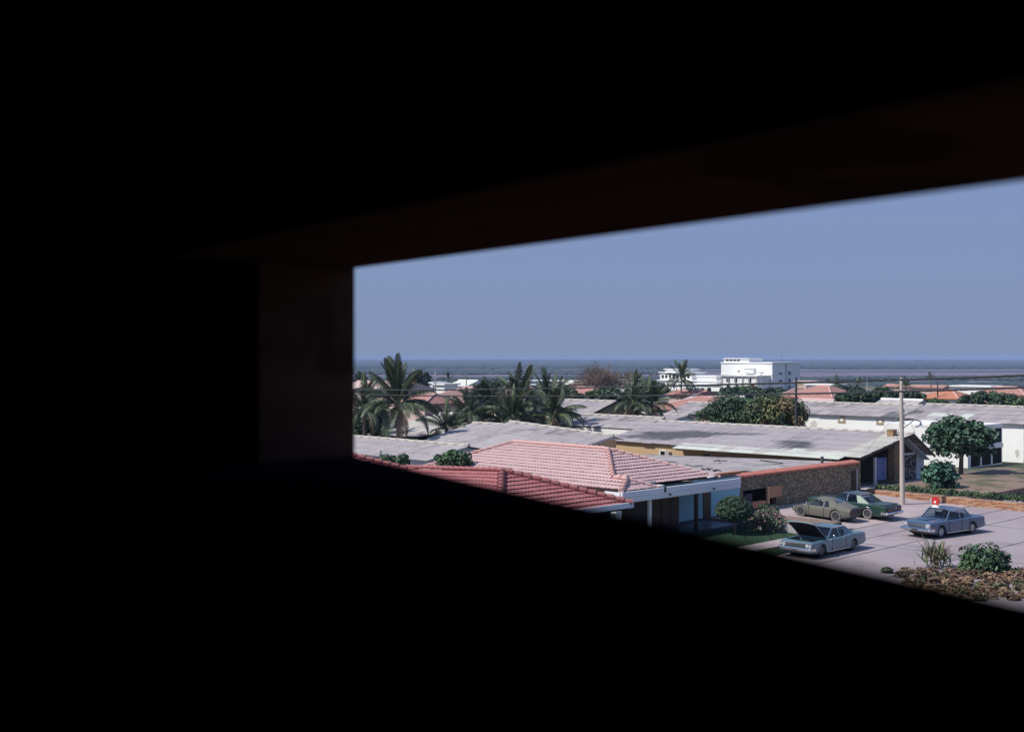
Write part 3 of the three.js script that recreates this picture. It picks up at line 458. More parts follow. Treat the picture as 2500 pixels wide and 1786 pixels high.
{ // twin tan gables beyond the palms
  for (const [lab, u0, ur, u1, w0, w1, yr, ye] of [['tan gabled house with grey roof behind the white wall, its peak facing us', 84.6, 89.4, 94, -87, -77.7, 5.0, 3.5], ['tan gabled house with low grey roof left of the other tan gable, behind palms', 75.2, 79.9, 84.2, -84, -76.5, 4.9, 3.5]]) {
    const g = gableHouse({ label: lab, u0, ur, u1, ye, yr, w0, w1, wall: M.tan, over: .5 }); add(g, 'barge_board', beamGeo(V(u0 - .1, ye - .06, w1 + .05), V(ur, yr - .04, w1 + .05), .05, .22), M.darkWood); add(g, 'barge_board', beamGeo(V(ur, yr - .04, w1 + .05), V(u1 + .1, ye - .06, w1 + .05), .05, .22), M.darkWood);
  }
  gableHouse({ label: 'house with bright cream sheet roof between the tall palm and the palm cluster', u0: 66, ur: 73.5, u1: 77, ye: 2.8, yr: 4.1, w0: -86, w1: -76, wall: M.tan, mats: [M.sheetPale, M.sheetPale, M.sheet[1]], cap: M.whiteClean });
  gableHouse({ label: 'small shed with dark brown walls in front of the cream roof, beside palm fronds', u0: 63, ur: 64.8, u1: 66.6, ye: 2.75, yr: 3.0, w0: -81.5, w1: -76.8, wall: M.darkWood, mats: [M.sheet[1]], nocap: true, name: 'shed' });
  gableHouse({ label: 'pale cream roof behind the first cream roof, half hidden by palm fronds', u0: 80, ur: 84, u1: 88, ye: 3.3, yr: 4.3, w0: -90, w1: -80, wall: M.white, mats: [M.sheetPale] });
  gableHouse({ label: 'grey sheet roof peeking out left of the mango tree', u0: 104, ur: 108, u1: 112, ye: 3.2, yr: 4.25, w0: -83, w1: -76, wall: M.tan });
  gableHouse({ label: 'dark grey sheet roof below the red hip roof behind the palms', u0: 98, ur: 101.5, u1: 103.5, ye: 2.7, yr: 3.2, w0: -88, w1: -78, wall: M.paleBlue, mats: [M.sheet[2]] });
}
// houses farther off: a body, a hip or gable roof, windows where they show
function farHouse(o) {
  const p = at(o.px, o.py, o.d), y0 = land(p.x, p.z), g = free(o.name || 'house', o.label, 'house', V(p.x, y0, p.z), PHI + (o.turn || 0), o.group);
  const ye = p.y - y0, L = o.len, D = o.dep, h = o.rise || 1.4, ov = .5, hip = o.hip ?? 0;       // L along local z, D along local x; (px, py) is the near eave's middle
  const w = add(g, 'wall', boxGeo(0, D, 0, ye + .02, -L / 2, L / 2), o.wall || M.white);
  if (o.flat) { box(g, 'roof_slab', o.roof || M.whiteClean, -.5, D + .5, ye, ye + .3, -L / 2 - .5, L / 2 + .5); }
  else {
    const A = V(-ov, ye, -L / 2 - ov), B = V(-ov, ye, L / 2 + ov), C = V(D + ov, ye, L / 2 + ov), E = V(D + ov, ye, -L / 2 - ov), R0 = V(D / 2, ye + h, -L / 2 - ov + hip), R1 = V(D / 2, ye + h, L / 2 + ov - hip);
    const pos = [], uv = [], tri = (a, b, c) => { for (const v of [a, b, c]) { pos.push(v.x, v.y, v.z); uv.push(v.z, v.x); } };
    tri(A, B, R1); tri(A, R1, R0); tri(C, E, R0); tri(C, R0, R1); tri(B, C, R1); tri(E, A, R0); const lo = [A, B, C, E].map((v) => V(v.x, v.y - .16, v.z)); [A, B, C, E].forEach((v, i, q) => { const n = (i + 1) % 4; tri(v, lo[i], lo[n]); tri(v, lo[n], q[n]); }); tri(lo[0], lo[2], lo[1]); tri(lo[0], lo[3], lo[2]);
    const rg = new THREE.BufferGeometry(); rg.setAttribute('position', new THREE.Float32BufferAttribute(pos, 3)); rg.setAttribute('uv', new THREE.Float32BufferAttribute(uv, 2)); rg.computeVertexNormals();
    const roof = add(g, 'roof', rg, o.roof || M.tileFar); add(roof, 'ridge', barGeo(R0.clone().setY(ye + h), R1.clone().setY(ye + h), .16, .16, 6), o.ridge || M.ridgeTile);
    if (hip) for (const [a, b] of [[A, R0], [B, R1], [C, R1]]) add(roof, 'hip_ridge', barGeo(a, b, .13, .13, 6), o.ridge || M.ridgeTile);
  }
  for (const [z, y, ww, hh] of o.win || []) { const n = box(g, 'window', M.darkGlass, -.04, .02, y, y + hh, z - ww / 2, z + ww / 2); box(n, 'sill', M.concrete, -.12, -.045, y - .12, y - .01, z - ww / 2 - .1, z + ww / 2 + .1); }
  for (const [x, y, ww, hh] of o.winA || []) { const n = box(g, 'window', M.darkGlass, x - ww / 2, x + ww / 2, y, y + hh, L / 2 - .02, L / 2 + .04); box(n, 'sill', M.concrete, x - ww / 2 - .1, x + ww / 2 + .1, y - .12, y - .01, L / 2 + .041, L / 2 + .12); }
  return g;
}
for (const o of [
  { label: 'long pale pink house at the far left behind the tall palm', px: 895, py: 948, d: 175, len: 13, dep: 7, rise: .9, roof: M.pinkWall, wall: M.pinkWall, win: [[-3, 1, 1, 1], [2, 1, 1, 1]] },
  { label: 'broad brown-red hip roof right of the tall palm', px: 1075, py: 981, d: 146, len: 8.5, dep: 10, rise: 1.7, hip: 4, roof: M.tileBrown, wall: M.white },
  { label: 'orange-red roof corner just right of the tall palm trunk', px: 1010, py: 984, d: 140, len: 4, dep: 5, rise: 1.1, hip: 1.5, roof: M.tileFar, wall: M.pinkWall },
  { label: 'small white flat house left of the two tall thin trees', px: 1042, py: 935, d: 330, len: 5, dep: 6, flat: true },
  { label: 'bright white cube house above the brown hip roof', px: 1073, py: 939, d: 270, len: 3.5, dep: 4, flat: true, win: [[0, 1.5, .8, 1]] },
  { label: 'white gabled house behind small bare palms', px: 1120, py: 941, d: 280, len: 6, dep: 6, rise: 1.2, roof: M.sheetWhite, ridge: M.whiteClean },
  { label: 'white house leftmost in the far white row behind the pole', px: 1262, py: 931, d: 430, len: 9, dep: 8, flat: true, win: [[-2, 3, 1.4, 1.2], [2, 3, 1.4, 1.2]] },
  { label: 'white house second in the far white row, right of the pole', px: 1294, py: 930, d: 450, len: 8, dep: 9, flat: true, win: [[-2, 3, 1.4, 1.2], [1.5, 3, 1.4, 1.2]] },
  { label: 'low white house in front of the far white row', px: 1280, py: 941, d: 380, len: 7, dep: 6, flat: true, win: [[0, 2, 2, 1.2]] },
  { label: 'tall white house with raised block in the middle of the far row', px: 1330, py: 929, d: 470, len: 8, dep: 8, flat: true, win: [[-2, 3, 1.4, 1.2], [2, 3, 1.4, 1.2]] },
  { label: 'white house right of the raised block in the far row', px: 1362, py: 931, d: 440, len: 9, dep: 8, flat: true, win: [[-2.4, 3, 1.4, 1.2], [1, 3, 1.4, 1.2]] },
  { label: 'white gabled house at the right end of the far white row', px: 1385, py: 938, d: 400, len: 8, dep: 7, rise: 1.2, roof: M.sheetWhite, ridge: M.whiteClean },
  { label: 'small pale house left of the bare tree', px: 1408, py: 936, d: 380, len: 7, dep: 6, rise: 1, roof: M.sheetPale, wall: M.pinkWall, ridge: M.whiteClean },
  { label: 'small red roof glimpsed between palm fronds', px: 1247, py: 964, d: 190, len: 6, dep: 6, rise: 1.2, roof: M.tileFar },
  { label: 'orange roof speck right of the palm pair', px: 1312, py: 960, d: 210, len: 4, dep: 5, rise: 1, roof: M.tileOrange },
  { label: 'low red roof below the bare tree with pink eave', px: 1397, py: 962, d: 200, len: 7, dep: 7, rise: 1.1, hip: 2, roof: M.tileFar, wall: M.pinkWall },
  { label: 'small white gable just right of the bare tree', px: 1535, py: 934, d: 360, len: 6, dep: 6, rise: 1.0, roof: M.sheetWhite, ridge: M.whiteClean },
  { label: 'low white house left of the palm before the white buildings', px: 1573, py: 934, d: 380, len: 7, dep: 6, flat: true },
  { label: 'red tiled hip roof right of the palm clump in mid distance', px: 1668, py: 998, d: 136, len: 8, dep: 9, rise: 1.3, hip: 3.6, roof: M.tileFar, wall: M.tan },
  { label: 'long grey sheet roof behind the red hip roof', px: 1722, py: 982, d: 165, len: 8, dep: 6, rise: .8, roof: M.sheet[1], ridge: M.whiteClean, wall: M.tan },
  { label: 'thin pink tile roof behind the dark trees below the tall white building', px: 1665, py: 963, d: 215, len: 6, dep: 6, rise: .7, roof: M.tileFar, wall: M.pinkWall },
  { label: 'brown and pink hip-roofed house right of the thin dark post', px: 1978, py: 969, d: 185, len: 7.5, dep: 8, rise: 1.7, hip: 3.4, roof: M.tileFar, wall: M.pinkWall, win: [[0, 1.2, 1.4, .6]] },
  { label: 'brown hip roof touching the left of the pink hip-roofed house', px: 1935, py: 967, d: 190, len: 4, dep: 6, rise: 1.4, hip: 1.9, roof: M.tileBrown, wall: M.pinkWall },
  { label: 'pale pink low house in front of the pink hip roof', px: 1975, py: 984, d: 160, len: 5, dep: 5, rise: .5, roof: M.pinkWall, wall: M.pinkWall },
  { label: 'flat cream house at the foot of the tall white building', px: 1965, py: 931, d: 420, len: 8, dep: 6, flat: true, wall: M.tan, roof: M.pinkWall },
  { label: 'long low white roof right of the tall white building', px: 2003, py: 940, d: 300, len: 8, dep: 5, flat: true },
  { label: 'far red-roofed house left of the concrete pole top', px: 2185, py: 943, d: 330, len: 6, dep: 3.6, rise: .45, roof: M.tileFar, wall: M.pinkWall },
  { label: 'far long red-roofed house right of the concrete pole top', px: 2250, py: 945, d: 320, len: 12, dep: 3.6, rise: .45, roof: M.tileFar, wall: M.pinkWall, win: [[-4, 1.2, 1, 1], [0, 1.2, 1, 1], [4, 1.2, 1, 1]] },
  { label: 'orange tiled roof at the right edge above the trees', px: 2292, py: 971, d: 190, len: 6, dep: 6, rise: 1.1, hip: 2.5, roof: M.tileOrange, wall: M.white },
  { label: 'grey sheet gable just behind the concrete pole', px: 2178, py: 993, d: 142, len: 4.5, dep: 5, rise: .8, roof: M.sheet[1], ridge: M.whiteClean, wall: M.tan },
  { label: 'white house beyond the right edge trees', px: 2370, py: 944, d: 300, len: 10, dep: 7, flat: true, win: [[-3, 2, 1.2, 1], [1, 2, 1.2, 1]] },
  { label: 'pink roofed house at the far right margin', px: 2440, py: 962, d: 220, len: 9, dep: 7, rise: 1.3, hip: 3, roof: M.tileFar, wall: M.pinkWall },
]) farHouse(o);
{ // tall white block on the slope
  const P0 = at(1886, 900, 491), y0 = land(P0.x, P0.z), g = free('white_block_building', 'tall bright white multi-storey building with penthouse, right of centre on the skyline', 'building', V(P0.x, y0, P0.z), PHI), H = 6.35 - y0;
  box(g, 'wall', M.whiteClean, 0, 9.6, 0, H, -25.8, 0); box(g, 'wall', M.whiteClean, 11.2, 21, 0, H - .1, -24, -.2); box(g, 'recess_wall', M.paleBlue, 9.6, 11.2, 0, H - .2, -25, -1.8);
  box(g, 'parapet', M.whiteClean, -.35, 21.3, H, H + .5, -25.9, .3); const pent = box(g, 'penthouse', M.whiteClean, 2, 12, H + .5, H + 1.9, -25.8, -13); box(pent, 'penthouse_roof', M.whiteClean, 1.4, 12.6, H + 1.9, H + 2.2, -26, -12.6);
  for (let i = 0; i < 4; i++) box(pent, 'window', M.darkGlass, 1.94, 2.02, H + .9, H + 1.6, -24.8 + i * 1.9, -23.3 + i * 1.9);
  const winA = (x, y, w, h) => { const n = box(g, 'window', M.darkGlass, x - w / 2, x + w / 2, y, y + h, -.03, .03); box(n, 'hood', M.whiteClean, x - w / 2 - .2, x + w / 2 + .2, y + h, y + h + .15, .032, .4); };
  for (const y of [1.2, 4.2, 7.2]) { winA(6, y, 2.4, .9); const n = box(g, 'window', M.darkGlass, 12.0, 14.2, y - .2, y + 1.4, -.22, -.17); box(n, 'sill', M.whiteClean, 11.9, 14.3, y - .4, y - .21, -.16, .1); }
  box(g, 'ledge', M.whiteClean, -.25, -.02, 7.0, 7.2, -25.8, 0); const hood = box(g, 'balcony', M.whiteClean, -1.2, -.03, 8.0, 9.6, -13, -8.6); box(hood, 'balcony_roof', M.whiteClean, -1.6, -.03, 9.65, 9.9, -14.2, -8.2);
  box(g, 'window', M.darkGlass, -.06, -.01, 8.2, 8.8, -17.2, -16.2);
  const wing = box(g, 'front_wing', M.white, -9, -.3, 0, 6.6, -19, -1.2); box(wing, 'wing_roof', M.whiteClean, -9.8, -.3, 6.6, 6.9, -19.4, -.8); box(wing, 'floor_band', M.concrete, -9.15, -9.02, 3.2, 3.5, -19, -1.2);
  for (let i = 0; i < 6; i++) box(wing, 'column', M.concrete, -9.7, -9.4, 0, 6.6, -18.9 + i * 3.5, -18.6 + i * 3.5);
  for (const [z, y] of [[-16.6, 4.1], [-12.6, 4.1], [-9.2, .9], [-5.6, 4.1], [-5.6, .9]]) box(wing, 'window', M.darkGlass, -9.06, -9.01, y, y + 1.6, z, z + 1.5);
  add(g, 'antenna', barGeo(V(10, H + .4, -2), V(10, H + 3.4, -2), .09, .05, 6), M.iron); add(g, 'antenna', barGeo(V(9.4, H + 3.3, -2.4), V(10.8, H + 3.3, -1.6), .05, .05, 5), M.iron);
  const L0 = at(1760, 930, 520), y1 = land(L0.x, L0.z), k = free('white_wing_building', 'low stepped white buildings joined to the left of the tall white building', 'building', V(L0.x, y1, L0.z), PHI);
  const blk = (x0, x1, h, z0, z1) => { const b = box(k, 'wall', M.whiteClean, x0, x1, 0, h, z0, z1); box(b, 'roof_slab', M.whiteClean, x0 - .6, x1 + .6, h, h + .4, z0 - .6, z1 + .6); return b; };
  blk(0, 12, 7.6, -34, -16); blk(-6, 8, 4.2, -30, 2); blk(2, 10, 6.2, -16, -4); blk(-8, 0, 2.6, -8, 6); const sh = blk(4, 14, 9.0, -34, -22);
  for (let i = 0; i < 8; i++) { box(k, 'window', M.darkGlass, -.06, -.01, 5.2, 6.6, -33 + i * 2.1, -31.7 + i * 2.1); box(k, 'window', M.darkGlass, -6.06, -6.01, 1.4, 2.8, -29 + i * 3.6, -27.4 + i * 3.6); }
}
console.log('far houses');
// ---------------------------------------------------------------- vegetation
function leafCloud(clumps, per, size, cols, flat = .5, stretch = 1.9) { // many small leaf faces gathered in clumps: [x, y, z, r]
  const pos = [], col = [], c = new THREE.Color();
  for (const [cx, cy, cz, r] of clumps) {
    const base = cols[Math.floor(rnd() * cols.length)], tone = rr(.75, 1.3), n = Math.round(per * rr(.8, 1.2));
    for (let i = 0; i < n; i++) {
      const d = V(rr(-1, 1), rr(-.75, 1), rr(-1, 1)); if (d.lengthSq() > 1.2) { i--; continue; } const q = Math.pow(d.length(), -.35); d.multiplyScalar(q);
      const p = V(cx + d.x * r, cy + d.y * r * .8, cz + d.z * r), nrm = d.clone().multiplyScalar(.8).add(V(rr(-.7, .7), rr(-.1, 1) * flat * 2, rr(-.7, .7))).normalize();
      const t = V(rr(-1, 1), rr(-.9, .3), rr(-1, 1)).cross(nrm).normalize(), b = nrm.clone().cross(t), s = size * rr(.6, 1.25), A = t.multiplyScalar(s * stretch * .5), B = b.multiplyScalar(s * .5);
      const a = p.clone().sub(A), e = p.clone().add(A).addScaledVector(nrm, -s * .25), l = p.clone().add(B), m = p.clone().sub(B);
      for (const v of [a, l, e, a, e, m]) pos.push(v.x, v.y, v.z);
      const k = tone * rr(.7, 1.3); for (let j = 0; j < 6; j++) col.push(base[0] * k, base[1] * k, base[2] * k * rr(.9, 1.1));
    }
  }
  const g = new THREE.BufferGeometry(); g.setAttribute('position', new THREE.Float32BufferAttribute(pos, 3)); g.setAttribute('color', new THREE.Float32BufferAttribute(col, 3)); g.computeVertexNormals(); return g;
}
const GREEN = [[.035, .075, .03], [.05, .10, .035], [.028, .06, .028]], DARK = [[.022, .05, .024], [.03, .065, .03], [.038, .075, .035]], MANGO = [[.10, .105, .03], [.045, .085, .024], [.165, .125, .05], [.075, .115, .032], [.03, .06, .02], [.13, .12, .045]], BLUEG = [[.03, .055, .04], [.038, .065, .045]];
function crownClumps(rx, ry, rz, n, cr, y0) { const out = []; for (let i = 0; i < n; i++) { const th = i * 2.39996 + rr(-.4, .4), v = lerp(-.75, 1, (i + .5) / n), h = Math.sqrt(Math.max(0, 1 - v * v)), k = rr(.55, 1.02); out.push([Math.cos(th) * h * rx * k, y0 + v * ry * k, Math.sin(th) * h * rz * k, cr * rr(.65, 1.25)]); } return out; }
function tree(o) { // crown seen from px0 to px1 and from py0 down to py1, at distance d
  const c = at((o.px0 + o.px1) / 2, (o.py0 + o.py1) / 2, o.d), y0 = o.y0 ?? land(c.x, c.z), s = o.d / FP, rx = (o.px1 - o.px0) / 2 * s, ry = (o.py1 - o.py0) / 2 * s, rz = o.rz || rx * .8, cy = c.y - y0;
  const g = free(o.name || 'tree', o.label, o.cat || 'tree', V(c.x, y0, c.z), o.turn || 0, o.group), n = o.n || 26, cr = o.cr || Math.min(rx, ry) * .42;
  const geos = [barGeo(V(0, -.1, 0), V(.1, Math.max(.3, cy - ry * .3), 0), Math.max(.08, rx * .07), Math.max(.05, rx * .045), 7)]; const cl = crownClumps(rx * .84, ry * .84, rz * .84, n, cr, cy);
  for (let i = 0; i < Math.min(9, n); i++) { const k = cl[(i * 5) % n]; geos.push(barGeo(V(.05, Math.max(.25, cy - ry * .6), 0), V(k[0] * .9, Math.max(.3, k[1]), k[2] * .9), Math.max(.035, rx * .03), .02, 5)); }
  add(g, 'trunk', mergeGeometries(geos.map((q) => { q.deleteAttribute('uv'); return q.toNonIndexed(); })).setAttribute('uv', new THREE.Float32BufferAttribute(new Float32Array(geos.reduce((a, q) => a + q.toNonIndexed().attributes.position.count, 0) * 2), 2)), M.trunk);
  add(g, 'crown', leafCloud(cl, o.per || 110, o.leaf || .2, o.cols || GREEN, .5, o.stretch || 1.9), M.leaf); return g;
}
// broad trees in the middle distance
tree({ name: 'mango_tree', label: 'round olive-green mango tree standing above the long grey roof', px0: 1812, px1: 1976, py0: 962, py1: 1062, d: 106, y0: 0, n: 80, per: 130, leaf: .17, cr: .85, cols: MANGO, stretch: 2.6 });
tree({ label: 'dark green leafy tree left of the mango tree', px0: 1712, px1: 1856, py0: 962, py1: 1055, d: 112, y0: 0, n: 70, per: 130, leaf: .15, cr: .85, cols: GREEN });
tree({ label: 'thin light green shrub at the left foot of the dark leafy tree', name: 'shrub', cat: 'shrub', px0: 1692, px1: 1738, py0: 995, py1: 1032, d: 104, n: 12, per: 70, leaf: .1, cols: GREEN });
tree({ label: 'dark spreading flat-topped tree above the palm clump', px0: 1540, px1: 1640, py0: 927, py1: 968, d: 170, n: 46, per: 120, leaf: .22, cols: DARK });
tree({ label: 'low green tree below the bare tree', px0: 1420, px1: 1545, py0: 946, py1: 978, d: 165, n: 44, per: 110, leaf: .22, cols: GREEN });
tree({ label: 'green tree left of the red hip roof behind palm fronds', px0: 1470, px1: 1570, py0: 950, py1: 985, d: 150, n: 36, per: 110, leaf: .2, cols: DARK });
tree({ label: 'green tree mass under the low white buildings', px0: 1640, px1: 1760, py0: 944, py1: 972, d: 250, n: 40, per: 110, leaf: .28, cols: BLUEG });
tree({ label: 'green tree before the tall white building, left part', px0: 1752, px1: 1850, py0: 940, py1: 975, d: 240, n: 40, per: 110, leaf: .28, cols: GREEN });
tree({ label: 'green tree before the tall white building, right part', px0: 1835, px1: 1945, py0: 943, py1: 980, d: 215, n: 40, per: 110, leaf: .26, cols: DARK });
tree({ label: 'rust-flowered tree crown against the white front wing', px0: 1815, px1: 1852, py0: 938, py1: 956, d: 300, n: 14, per: 90, leaf: .3, cols: [[.14, .06, .03], [.05, .07, .03]] });
tree({ label: 'broad dark tree left of the concrete pole, behind the white wall', px0: 2030, px1: 2145, py0: 952, py1: 992, d: 150, n: 50, per: 120, leaf: .2, cols: DARK });
tree({ label: 'green tree between the pink house and the concrete pole', px0: 2105, px1: 2195, py0: 945, py1: 990, d: 165, n: 44, per: 115, leaf: .22, cols: GREEN });
tree({ label: 'grey-green tree line behind the pink hip-roofed house', px0: 1990, px1: 2130, py0: 938, py1: 965, d: 260, n: 44, per: 110, leaf: .3, cols: BLUEG });
tree({ label: 'dark tree just right of the concrete pole', px0: 2195, px1: 2262, py0: 950, py1: 985, d: 155, n: 32, per: 110, leaf: .2, cols: DARK });
tree({ label: 'green bush under the orange roof at the right edge', px0: 2225, px1: 2335, py0: 972, py1: 998, d: 150, n: 34, per: 110, leaf: .2, cols: GREEN });
tree({ label: 'green tree filling the far right margin', px0: 2330, px1: 2520, py0: 955, py1: 1005, d: 145, n: 54, per: 110, leaf: .22, cols: GREEN });
tree({ label: 'tall hazy thin tree, left of the pair above the brown roof', px0: 1008, px1: 1034, py0: 902, py1: 952, d: 330, n: 20, per: 80, leaf: .4, cols: BLUEG });
tree({ label: 'tall hazy thin tree, right of the pair above the brown roof', px0: 1028, px1: 1052, py0: 905, py1: 955, d: 330, n: 20, per: 80, leaf: .4, cols: BLUEG });
tree({ label: 'hazy tree at the far left edge above the pink house', px0: 866, px1: 896, py0: 905, py1: 945, d: 300, n: 18, per: 80, leaf: .4, cols: BLUEG });
tree({ label: 'low hazy tree left of the tall palm', px0: 900, px1: 950, py0: 926, py1: 948, d: 280, n: 20, per: 80, leaf: .36, cols: BLUEG });
tree({ label: 'dark bushy tree right of the brown hip roof', px0: 1150, px1: 1235, py0: 930, py1: 972, d: 190, n: 34, per: 110, leaf: .25, cols: DARK });
tree({ label: 'green tree over the right part of the brown hip roof', px0: 1128, px1: 1205, py0: 950, py1: 985, d: 138, n: 30, per: 110, leaf: .2, cols: GREEN });
tree({ label: 'hazy bushes left of the far white row', px0: 1180, px1: 1250, py0: 928, py1: 955, d: 300, n: 26, per: 90, leaf: .36, cols: BLUEG });
tree({ label: 'green tree in front of the far white row, right of the palms', px0: 1345, px1: 1425, py0: 945, py1: 985, d: 150, n: 34, per: 110, leaf: .2, cols: GREEN });
tree({ label: 'bushes at the foot of the far white row', px0: 1290, px1: 1370, py0: 938, py1: 962, d: 260, n: 26, per: 90, leaf: .3, cols: GREEN });
tree({ label: 'leafy tree behind the tall palm at the left edge', px0: 862, px1: 950, py0: 978, py1: 1075, d: 108, y0: 0, n: 50, per: 120, leaf: .2, cols: DARK });
tree({ label: 'dark undergrowth below the palm cluster', px0: 1075, px1: 1240, py0: 1000, py1: 1052, d: 108, y0: 0, n: 50, per: 120, leaf: .22, cols: DARK });
tree({ label: 'dark undergrowth right of the palm cluster', px0: 1225, px1: 1420, py0: 1000, py1: 1046, d: 116, y0: 0, n: 50, per: 120, leaf: .22, cols: DARK });
// street and garden plants
tree({ name: 'broad_leaved_tree', label: 'broad-leaved dark tree at the right edge over the gable', px0: 2252, px1: 2440, py0: 1014, py1: 1130, d: 92, n: 110, per: 46, leaf: .26, cr: .6, cols: [[.03, .075, .04], [.045, .10, .05]], stretch: 1.5 });
tree({ name: 'papaya_bush', label: 'broad-leaved green bush below the white gable wall at the right edge', cat: 'bush', px0: 2248, px1: 2345, py0: 1126, py1: 1190, d: 82, y0: .5, n: 26, per: 40, leaf: .26, cr: .5, cols: [[.03, .09, .055], [.045, .12, .07]], stretch: 1.6 });
tree({ name: 'leafy_bush', label: 'bright green bush over the grey roof edge at lower left', cat: 'bush', px0: 1058, px1: 1155, py0: 1103, py1: 1140, d: 69, y0: 0, n: 30, per: 80, leaf: .13, cr: .34, cols: [[.05, .11, .045], [.07, .13, .05]] });
tree({ name: 'leafy_bush', label: 'dark green bush under the grey eave at lower left', cat: 'bush', px0: 966, px1: 996, py0: 1111, py1: 1142, d: 67, y0: 0, n: 14, per: 70, leaf: .12, cr: .26, cols: GREEN });
tree({ name: 'leafy_bush', label: 'low hedge strip below the grey eave at lower left', cat: 'bush', px0: 920, px1: 975, py0: 1114, py1: 1135, d: 70, y0: 0, n: 16, per: 70, leaf: .12, cr: .26, cols: GREEN });
tree({ name: 'cypress_sprout', label: 'thin dark upright sprout above the bright green bush', cat: 'shrub', px0: 1098, px1: 1110, py0: 1093, py1: 1118, d: 69, y0: 0, n: 8, per: 60, leaf: .09, cr: .14, cols: DARK });
tree({ name: 'yard_bush', label: 'dark green bush between the grey roof gable and the yellow wall', cat: 'bush', px0: 1483, px1: 1503, py0: 1080, py1: 1115, d: 90, n: 12, per: 70, leaf: .12, cols: GREEN });
{ // clipped round topiary on the lawn
  const p = town(52.4, .05, -37.2), g = free('topiary_tree', 'clipped round dark green topiary tree on the lawn by the porch', 'topiary', p);
  add(g, 'trunk', barGeo(V(0, -.02, 0), V(.03, .75, 0), .07, .05, 8), M.trunk); const cl = []; for (let i = 0; i < 110; i++) { const v = 1 - 2 * (i + .5) / 110, th = i * 2.39996, h = Math.sqrt(1 - v * v); cl.push([Math.cos(th) * h * .86, 1.30 + (v > 0 ? v * .66 : v * .48), Math.sin(th) * h * .86, .17]); }
  add(g, 'crown', leafCloud(cl, 150, .06, [[.028, .062, .03], [.036, .078, .035], [.024, .055, .028]], .5, 2.2), M.leaf);
  const q = town(54.45, .05, -36.6), f = free('flowering_bush', 'pink-flowered oleander bush beside the topiary', 'bush', q), cb = crownClumps(1.0, .5, .85, 34, .30, .58);
  add(f, 'stem', barGeo(V(0, -.05, 0), V(.1, .6, 0), .06, .03, 6), M.trunk); add(f, 'foliage', leafCloud(cb, 60, .075, [[.08, .115, .065], [.11, .14, .085], [.05, .08, .045]], .5, 2.8), M.leaf);
  add(f, 'flowers', leafCloud(cb.filter((c) => c[1] > .55).map((c) => [c[0] * 1.08, c[1] + .06, c[2] * 1.08, c[3]]), 14, .075, [[.55, .22, .28], [.62, .32, .36], [.45, .14, .2]], .5, 1.1), M.leaf);
  const r = town(58.3, .3, -38.9), k = free('dark_shrub', 'dark tangled shrub in the shade before the workshop recess', 'shrub', r); add(k, 'stem', barGeo(V(0, -.05, 0), V(0, .5, 0), .05, .03, 6), M.trunk); add(k, 'foliage', leafCloud(crownClumps(.6, .32, .5, 16, .24, .36), 60, .07, DARK, .5, 2.4), M.leaf);
  const hed = []; for (let i = 0; i < 70; i++) { const a = town(rr(74.0, 74.8), .62 + rr(0, .14), -41 + i * .17); hed.push([a.x, a.y, a.z, .22]); } const hm = shade(new THREE.Mesh(leafCloud(hed, 60, .08, [[.05, .10, .035], [.07, .12, .045], [.035, .075, .03]], .6, 2.6), M.leaf)); hm.name = 'ground_cover'; tag(hm, 'green creeping ground cover on top of the brick planter wall', 'ground cover', null, 'stuff'); scene.add(hm);
}
